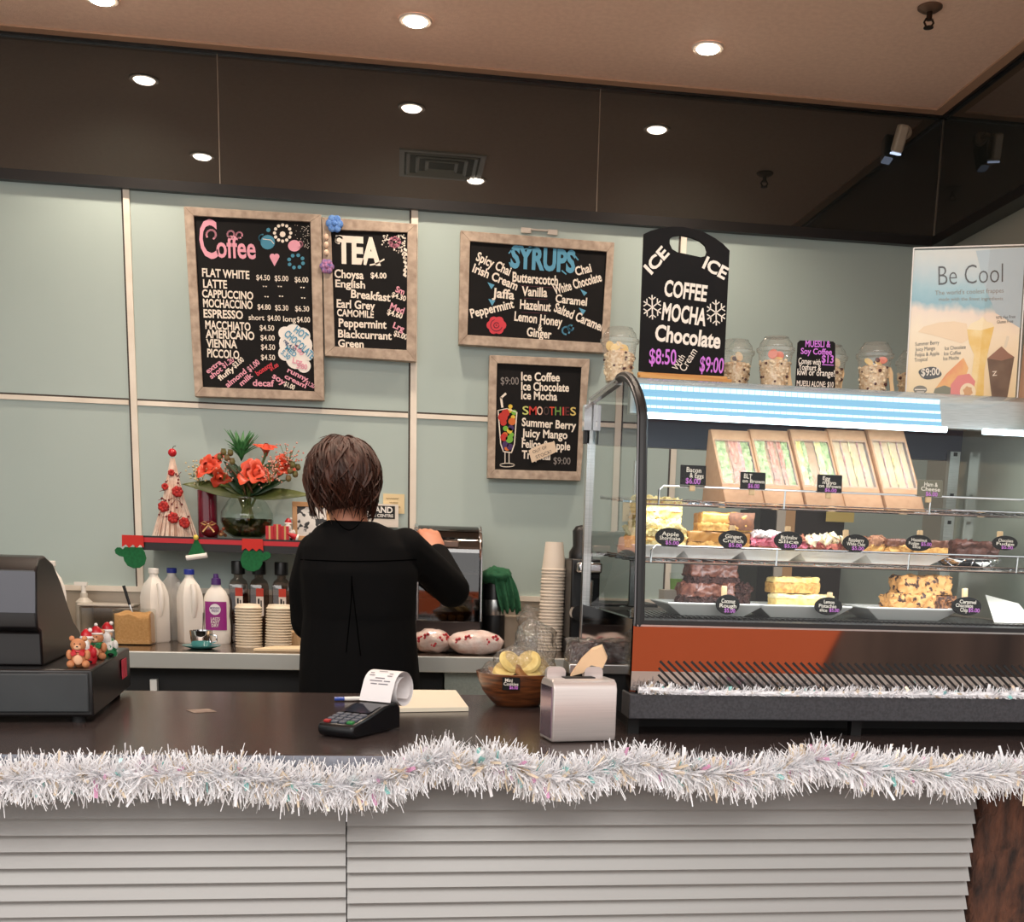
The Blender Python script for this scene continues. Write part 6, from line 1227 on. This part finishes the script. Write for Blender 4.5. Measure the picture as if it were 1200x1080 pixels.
# ------------------------------------------------------------------ on top of the cabinet
ZK = zc(.3325)
def TP(px, Y): d = ray(px, 460); return Vector((d.x*Y/d.y, Y, ZK))
m_pet = glass('pet_cup', (252, 252, 250), 1.0, .02, .04, milk=.05)
m_mues = mat('muesli', (236, 216, 184), .8, col2=(200, 164, 124), scale=182); m_oat = mat('oat_flake', (232, 212, 178), .8); m_rais = mat('raisin', (80, 40, 34), .6); m_ban = mat('banana_chip', (238, 208, 140), .6); m_apr = mat('pink_fruit', (224, 130, 110), .6)
cup0 = None
def muesli(label, px, Y, fruit, seed, spoon=True):
    b = TP(px, Y); s = 1.0; rs_ = random.Random(seed)
    t = thing('muesli_cup', label, 'muesli cup', b, rs_.uniform(-.4, .4), 'muesli cups on top of the cabinet')
    MB().lathe([(.0005, .001), (.024, .001), (.0255, .003), (.034, .073), (.0372, .075), (.0372, .079)], seg=32, cap=False).build('cup', m_pet, t, smooth=50)
    MB().lathe([(.0385, .077), (.0385, .082), (.034, .084), (.0325, .092), (.026, .100), (.0245, .104), (.012, .1045), (.0005, .1045)], seg=32, cap=False).build('dome_lid', m_pet, t, smooth=50)
    MB().lathe([(.0005, .003), (.0235, .003), (.0295, .055), (.02, .060), (.0005, .062)], seg=26).rough(.0012, 160, seed).build('muesli', m_mues, t, smooth=60)
    g = MB(); 
    for k in range(90):
        a = rs_.uniform(0, 2*PI); z = rs_.uniform(.008, .058); r_ = .0238+.0062*z/.055; g.m = 1 if k % 5 == 0 else 0
        q = .0016+.0022*rs_.random(); g.ball((r_*.985*math.cos(a), r_*.985*math.sin(a), z), (q*1.2, q*1.2, q), 6, 4)
    g.build('flakes', [m_oat, m_rais], t, smooth=60)
    for k in range(5):
        a = rs_.uniform(PI, 2*PI)+0; r_ = rs_.uniform(.004, .02); mm = fruit[k % len(fruit)]; g = MB(); g.T = Matrix.Translation((r_*math.cos(a), r_*math.sin(a), .064+.004*k % .01)) @ Matrix.Rotation(rs_.uniform(.6, 1.5), 4, 'X') @ Matrix.Rotation(rs_.uniform(-.7, .7), 4, 'Y')
        if mm is m_rais: g.ball((0, 0, 0), (.006, .005, .004), 8, 6)
        else: g.lathe([(.0005, -.0018), (.009, -.0015), (.010, 0), (.009, .0015), (.0005, .0018)], seg=14)
        g.build('fruit', mm, t)
    return t
muesli('muesli cup with banana chips at the left end of the cabinet, before the ice board', 724, 2.345, [m_ban, m_ban, m_oat], 1)
muesli('muesli cup half hidden behind the right edge of the ice coffee board', 860, 2.40, [m_oat, m_rais], 2); muesli('muesli cup with pink and pale fruit, between the ice board and the small muesli sign', 906, 2.345, [m_ban, m_apr, m_rais], 3); muesli('muesli cup mostly hidden behind the small muesli sign', 969, 2.40, [m_oat, m_ban], 4); muesli('muesli cup with brown raisins between the small sign and the poster', 1022, 2.345, [m_ban, m_rais, m_apr], 5); muesli('muesli cup mostly hidden behind the left edge of the poster', 1068, 2.40, [m_oat, m_rais], 6)
for px, Y, lean, nm in ((871, 2.385, -.003, 'half hidden beside the ice board'), (927, 2.335, -.012, 'right of the cup with pink fruit'), (983, 2.385, .004, 'behind the small muesli sign'), (1047, 2.335, -.012, 'right of the raisin cup')):
    b = TP(px, Y); t = thing('wooden_spoon', 'flat wooden spoon leaning on a muesli cup, ' + nm, 'spoon', b); 
    MB().prism([(-.005, 0), (.005, 0), (.004, .03), (.006, .048), (.003, .058), (-.003, .058), (-.006, .048), (-.004, .03)], (0, 0, 0), (1, 0, 0), (lean/.05*.9, .0, 1), (0, .0016, 0)).build('spoon', m_stick, t, smooth=0)
# ice board
C3 = crop(680, 260, 3.158); YI = 2.335; C = lambda x, y, Y=YI: P(680+x/3.158, 260+y/3.158, Y)
b = C(380, 560); t = thing('ice_menu_board', 'black arched chalkboard with a handle slot listing ice coffee, on the cabinet', 'menu board', (b.x, YI, ZK))
out = [(218, 550), (236, 44), (262, 32), (300, 22), (340, 17), (380, 18), (420, 26), (460, 38), (500, 60), (530, 82), (553, 106), (530, 588)]
hole = [(332, 62), (344, 52), (370, 48), (410, 56), (444, 70), (464, 88), (470, 108), (464, 126), (446, 130), (400, 120), (360, 112), (340, 100), (331, 80)]
g = MB(); no, nh = len(out), len(hole)      # face of the board as triangles round the slot, then pushed back
from mathutils.geometry import tessellate_polygon
tri = tessellate_polygon([[Vector((x, -y, 0)) for x, y in out], [Vector((x, -y, 0)) for x, y in hole]])
A = [C(*q) for q in out+hole]; N_ = len(A); fs = []
for tr in tri:
    n_ = (A[tr[1]]-A[tr[0]]).cross(A[tr[2]]-A[tr[0]]); tr = tuple(tr) if n_.y < 0 else tuple(tr)[::-1]; fs += [tr, tuple(i+N_ for i in tr[::-1])]
for s0, L in ((0, no), (no, nh)):
    for i in range(L): a_, b_ = s0+i, s0+(i+1) % L; fs.append((a_, a_+N_, b_+N_, b_))
g.add(A+[p+Vector((0, .008, 0)) for p in A], fs); g.build('slate', m_slate, t, smooth=0, world=True)
words(t, C, [('ICE', 262, 196, 330, 118, 44, Wt, .032), ('ICE', 450, 168, 532, 214, 46, Wt, .032), ('COFFEE', 308, 272, 465, 294, 58, Wt, .032), ('MOCHA', 300, 360, 462, 384, 62, Wt, .032), ('Chocolate', 274, 437, 516, 468, 58, Wt, .032), ('$8:50', 254, 524, 354, 528, 56, Pu, .015), ('With', 358, 552, 388, 500, 26, Wt, .0), ('Cream', 386, 556, 433, 480, 30, Wt, .0), ('$9:00', 440, 552, 528, 560, 56, Pu, .015)], lift=.0015)
g = MB()
for cx_, cy2, r_ in ((266, 316, 44), (502, 336, 46)):
    for k in range(6):
        a = k*PI/3+.5; q = lambda f, da=0: (cx_+r_*f*math.cos(a+da)*.8, cy2+r_*f*math.sin(a+da)); stroke(g, C, [(cx_, cy2), q(1)], 4.5); stroke(g, C, [q(.62), q(.9, .38)], 4); stroke(g, C, [q(.62), q(.9, -.38)], 4)
g.build('snowflake_drawing', Wt, t, smooth=0, world=True)
g = MB(); a, b2_ = C(208, 600), C(545, 612); w = b2_.x-a.x; zt2 = C(380, 566).z
g.b2((a.x, YI-.03, ZK), (b2_.x, YI-.001, ZK+.014)).b2((a.x+.004, YI+.009, ZK), (b2_.x, YI+.03, ZK+.012)).b2((a.x, YI-.012, ZK+.014), (b2_.x-.004, YI-.001, zt2)); g.build('base_block', m_wood, t, smooth=0, world=True, bevel=.002)
# small muesli sign
C = lambda x, y, Y=2.325: P(680+x/3.158, 260+y/3.158, Y)
b = C(868, 620); t = thing('small_menu_sign', 'small black muesli sign on a wooden foot between the cups', 'menu board', (b.x, 2.325, ZK))
pts = [C(*q) for q in ((797, 616), (806, 446), (814, 438), (936, 442), (944, 450), (943, 622))]; g = MB(); A = pts+[p+Vector((0, .004, 0)) for p in pts]; g.add(A, [tuple(range(6)), tuple(range(11, 5, -1))]+[(i, (i+1) % 6, 6+(i+1) % 6, 6+i)[::-1] for i in range(6)]); g.build('slate', m_slate, t, smooth=0, world=True)
a = C(790, 620); MB().b2((a.x, 2.305, ZK), (C(946, 620).x, 2.3245, ZK+.0065)).b2((a.x, 2.3295, ZK), (C(946, 620).x, 2.345, ZK+.0065)).build('foot', mat('pine_pink', (222, 160, 112), .5), t, smooth=0, world=True)
words(t, C, [('MUESLI &', 832, 462, 925, 464, 24, Pu, .02), ('Soy Coffee', 815, 488, 930, 492, 22, Pu, .02), ('$13', 892, 520, 936, 522, 28, Pu, .02), ('Comes with', 806, 524, 888, 530, 22, Wt, .01), ('Yoghurt &', 806, 546, 890, 552, 22, Wt, .01), ('kiwi or orange!', 802, 566, 940, 572, 24, Wt, .01), ('MUESLI ALONE: $10', 800, 606, 936, 612, 20, Wt, .01)], lift=.0012)
g = MB(); stroke(g, C, [(895, 528), (936, 530)], 3); g.build('underline', Pu, t, smooth=0, world=True)
# poster in an acrylic stand
YQ = 2.31; C = lambda x, y, Y=YQ: P(940+x/4.5, 260+y/4.5, Y)
b = C(840, 930); t = thing('poster_stand', 'acrylic stand with a Be Cool iced drinks poster at the right end', 'poster stand', (b.x, YQ, ZK))
cor = [C(592, 150), C(1176, 132), C(1122, 948), C(548, 925)]
mpst = bpy.data.materials.new('beach_print'); mpst.use_nodes = True; nt = mpst.node_tree; bs = nt.nodes['Principled BSDF']; bs.inputs['Roughness'].default_value = .35
tcn = nt.nodes.new('ShaderNodeTexCoord'); sx_ = nt.nodes.new('ShaderNodeSeparateXYZ'); rp = nt.nodes.new('ShaderNodeValToRGB'); nz_ = nt.nodes.new('ShaderNodeTexNoise'); nz_.inputs['Scale'].default_value = 9; ad = nt.nodes.new('ShaderNodeMath'); ad.operation = 'MULTIPLY_ADD'; ad.inputs[1].default_value = .12; 
nt.links.new(tcn.outputs['Generated'], sx_.inputs[0]); nt.links.new(tcn.outputs['Generated'], nz_.inputs['Vector']); nt.links.new(nz_.outputs[0], ad.inputs[0]); nt.links.new(sx_.outputs[2], ad.inputs[2]); nt.links.new(ad.outputs[0], rp.inputs[0]); nt.links.new(rp.outputs[0], bs.inputs['Base Color'])
el = rp.color_ramp.elements; el[0].position = .08; el[0].color = (*srgb((240, 216, 172)), 1); el[1].position = .98; el[1].color = (*srgb((206, 210, 206)), 1)
for p_, c_ in ((.5, (246, 230, 204)), (.62, (238, 220, 204)), (.68, (140, 182, 196)), (.76, (160, 194, 204)), (.86, (190, 204, 208))): e_ = el.new(p_); e_.color = (*srgb(c_), 1)
g = MB(); g.add(cor+[p+Vector((0, .002, 0)) for p in cor], [(3, 2, 1, 0), (4, 5, 6, 7)]); g.build('poster', mpst, t, smooth=0, world=True)
g = MB(); cc = [p+Vector((0, -.003, 0)) for p in cor]; k_ = 1.03; ctr = sum(cc, Vector())/4; cc = [ctr+(p-ctr)*1.025 for p in cc]; cc[2].z = cc[3].z = ZK
g.add(cc, [(3, 2, 1, 0)]); g.build('acrylic_front', glass('acrylic', (252, 252, 250), 1., .01, .03), t, smooth=0, world=True)
g = MB()
for i in range(4): g.tube([cc[i], cc[(i+1) % 4]], .0014, 6)
g.build('acrylic_edge', mat('acrylic_rim', (220, 218, 212), .1, spec=1.5), t, world=True)
MB().b2((cc[3].x, YQ-.003, ZK), (cc[2].x, YQ+.07, ZK+.003)).build('acrylic_foot', MATS['acrylic'], t, smooth=0, world=True)
ti = mat('poster_ink', (70, 72, 74), .5); ti2 = mat('poster_ink_soft', (150, 144, 136), .5)
words(t, C, [('Be Cool', 718, 334, 1058, 318, 104, ti, -.012), ("The world's coolest frappes", 700, 386, 1062, 372, 24, ti2, 0), ('made with the finest ingredients', 720, 416, 1058, 412, 18, ti2, 0), ('Summer Berry', 596, 654, 722, 644, 20, ti, 0), ('Juicy Mango', 596, 682, 700, 674, 20, ti, 0), ('Feijoa & Apple', 596, 710, 722, 702, 20, ti, 0), ('Tropical', 592, 738, 660, 732, 20, ti, 0), ('Ice Chocolate', 752, 676, 862, 668, 20, ti, 0), ('Ice Coffee', 748, 704, 836, 698, 20, ti, 0), ('Ice Mocha', 744, 730, 826, 724, 20, ti, 0), ('97% Fat Free', 1022, 514, 1124, 506, 16, ti, 0), ('Gluten Free', 1026, 536, 1112, 530, 16, ti, 0)], lift=.0008)
g = MB(); blob(g, C, 674, 797, 60, 24, 4, .06, .55, .0006); g.build('price_patch', mat('price_black', (60, 62, 62), .4), t, smooth=0, world=True); words(t, C, [('$9:00', 626, 812, 724, 806, 38, Wt, .02)], lift=.0016)
g = MB(); blob(g, C, 622, 884, 36, 20, 0, 0, .6, .0006); g.build('badge', mat('badge_grey', (120, 116, 104), .5), t, smooth=0, world=True); g = MB(); stroke(g, C, [(594, 884), (650, 884)], 6, .0014); stroke(g, C, [(604, 896), (640, 896)], 4, .0014); g.build('badge_mark', Wt, t, smooth=0, world=True)
def shape(nm, pts, col, lift=.0006, col2=None):
    g = MB(); g.add([C(*q)-Vector((0, lift, 0)) for q in pts], [tuple(range(len(pts)-1, -1, -1))]); g.build(nm, mat('print_%d_%d_%d' % col, col, .35, col2=col2, scale=30), t, smooth=0, world=True)
shape('print_umbrella', [(610, 580), (640, 552), (720, 530), (800, 524), (868, 536), (878, 620), (840, 640), (700, 600)], (240, 214, 180))
shape('print_sail', [(916, 152), (1176, 134), (1150, 560), (1020, 480), (960, 330)], (176, 192, 200), .0004)
shape('print_drink', [(868, 566), (1012, 552), (985, 660), (960, 780), (955, 930), (880, 928), (905, 700), (880, 640)], (236, 198, 112), .0008, (244, 220, 160)); shape('print_cream', [(868, 566), (890, 536), (930, 518), (950, 500), (972, 524), (1000, 534), (1012, 552), (940, 572)], (246, 228, 190), .001)
shape('print_cup', [(975, 720), (1118, 712), (1080, 930), (1000, 930)], (120, 100, 86), .0008, (98, 80, 70)); shape('print_froth', [(975, 720), (1010, 690), (1050, 656), (1085, 690), (1118, 712), (1050, 732)], (150, 112, 96), .001)
shape('print_straw', [(1062, 660), (1078, 600), (1092, 604), (1076, 664)], (230, 220, 200), .0007); shape('print_mango', [(770, 930), (700, 880), (760, 800), (850, 716), (876, 770), (850, 860), (820, 930)], (232, 150, 96), .0007, (240, 190, 110)); shape('print_fruit', [(690, 908), (700, 878), (750, 862), (800, 880), (790, 912), (740, 920)], (120, 120, 96), .0009)
shape('print_pink', [(780, 940), (782, 860), (820, 810), (880, 800), (912, 840), (900, 900), (850, 940)], (226, 128, 122), .0010)
g = MB(); blob(g, C, 872, 896, 42, 22, 0, 0, 1.1, .0013); g.build('print_fig', mat('fig_cream', (244, 222, 186), .4), t, smooth=0, world=True); g = MB(); blob(g, C, 872, 894, 24, 18, 6, .15, 1.1, .0016); g.build('print_seed', mat('fig_seed', (214, 160, 106), .5), t, smooth=0, world=True)
g = MB(); lettering(g, 'Z', C(1000, 812), C(1026, 810), .009, bold=.02, lift=.0015); g.build('lettering', Wt, t, smooth=0, world=True)
# ------------------------------------------------------------------ white tinsel along the counter edge
m_tin = mat('tinsel_white', (242, 242, 245), .3, .0); m_tp = mat('tinsel_pink', (238, 176, 214), .2, .3); m_tc = mat('tinsel_cyan', (160, 226, 222), .2, .3); m_ty = mat('tinsel_pearl', (240, 222, 196), .25, .2)
def garland(name, label, path, rad, n, Y, seed, zmin=None):
    rs_ = random.Random(seed); pts = [P(x, y, Y) for x, y in path]; cum = [0]
    for a, b in zip(pts[:-1], pts[1:]): cum.append(cum[-1]+(b-a).length)
    g = MB(); g.tube(pts, .006, 6)
    for k in range(n):
        s_ = rs_.random()*cum[-1]; i = max(j for j in range(len(cum)) if cum[j] <= s_); i = min(i, len(pts)-2); f = (s_-cum[i])/(cum[i+1]-cum[i]); c = pts[i].lerp(pts[i+1], f); tan = (pts[i+1]-pts[i]).normalized()
        a = rs_.uniform(0, 2*PI); d = Vector((0, math.cos(a), math.sin(a)))+tan*rs_.gauss(.15, .45); d.normalize(); L = rad*rs_.uniform(.65, 1.15); r_ = rs_.random(); wd = rs_.uniform(.0006, .0011)
        g.m = 0
        if r_ < .02: wd = .0035; L *= .75; g.m = rs_.choice((1, 2, 3, 3))
        elif r_ < .09: wd = rs_.uniform(.0016, .003); g.m = 3 if r_ < .045 else 0
        sd = d.cross(Vector((rs_.gauss(0, 1), rs_.gauss(0, 1), rs_.gauss(0, 1)))).normalized()*wd; bend = Vector((rs_.gauss(0, .12), rs_.gauss(0, .12), rs_.gauss(-.06, .1)))*L
        p1 = c+d*L*.5+bend*.3; p2 = c+d*L+bend; q = [c-sd, c+sd, p1+sd, p1-sd, p2+sd*.8, p2-sd*.8]
        if zmin is not None: q = [Vector((p.x, p.y, max(p.z, zmin))) for p in q]
        else:
            for p in q:
                if p.z < ZT+.001 and p.y > CF-.003 and p.z > ZT-.037: p.y = CF-.003 if p.z < ZT-.004 else p.y; p.z = p.z if p.z < ZT-.004 else ZT+.002
        g.add(q, [(0, 1, 2, 3), (3, 2, 4, 5)])
    return tag(g.build(name, [m_tin, m_tp, m_tc, m_ty], None, smooth=0), label, 'tinsel')
garland('tinsel_garland', 'long fluffy white iridescent tinsel garland draped along the counter edge', [(-700, 918), (-560, 900), (-400, 922), (-250, 902), (-120, 914), (-40, 912), (0, 913), (60, 910), (120, 908), (180, 908), (230, 906), (290, 911), (340, 917), (380, 921), (410, 922), (450, 914), (480, 902), (505, 892), (522, 888), (545, 900), (562, 896), (580, 892), (600, 897), (625, 908), (655, 912), (690, 906), (720, 898), (750, 893), (775, 902), (800, 906), (840, 907), (880, 908), (910, 905), (935, 896), (955, 889), (980, 893), (1010, 900), (1050, 902), (1090, 904), (1120, 908), (1150, 908), (1180, 906), (1230, 902)], .040, 22000, 1.765, 3)
garland('tinsel_strand', 'thin white tinsel strand lying along the foot of the mirrored cabinet panel', [(748, 808), (765, 808), (820, 812), (880, 812), (905, 813), (960, 813), (1040, 813), (1120, 814), (1200, 814), (1260, 814)], .017, 2600, 1.994, 8, zc(-.2425))
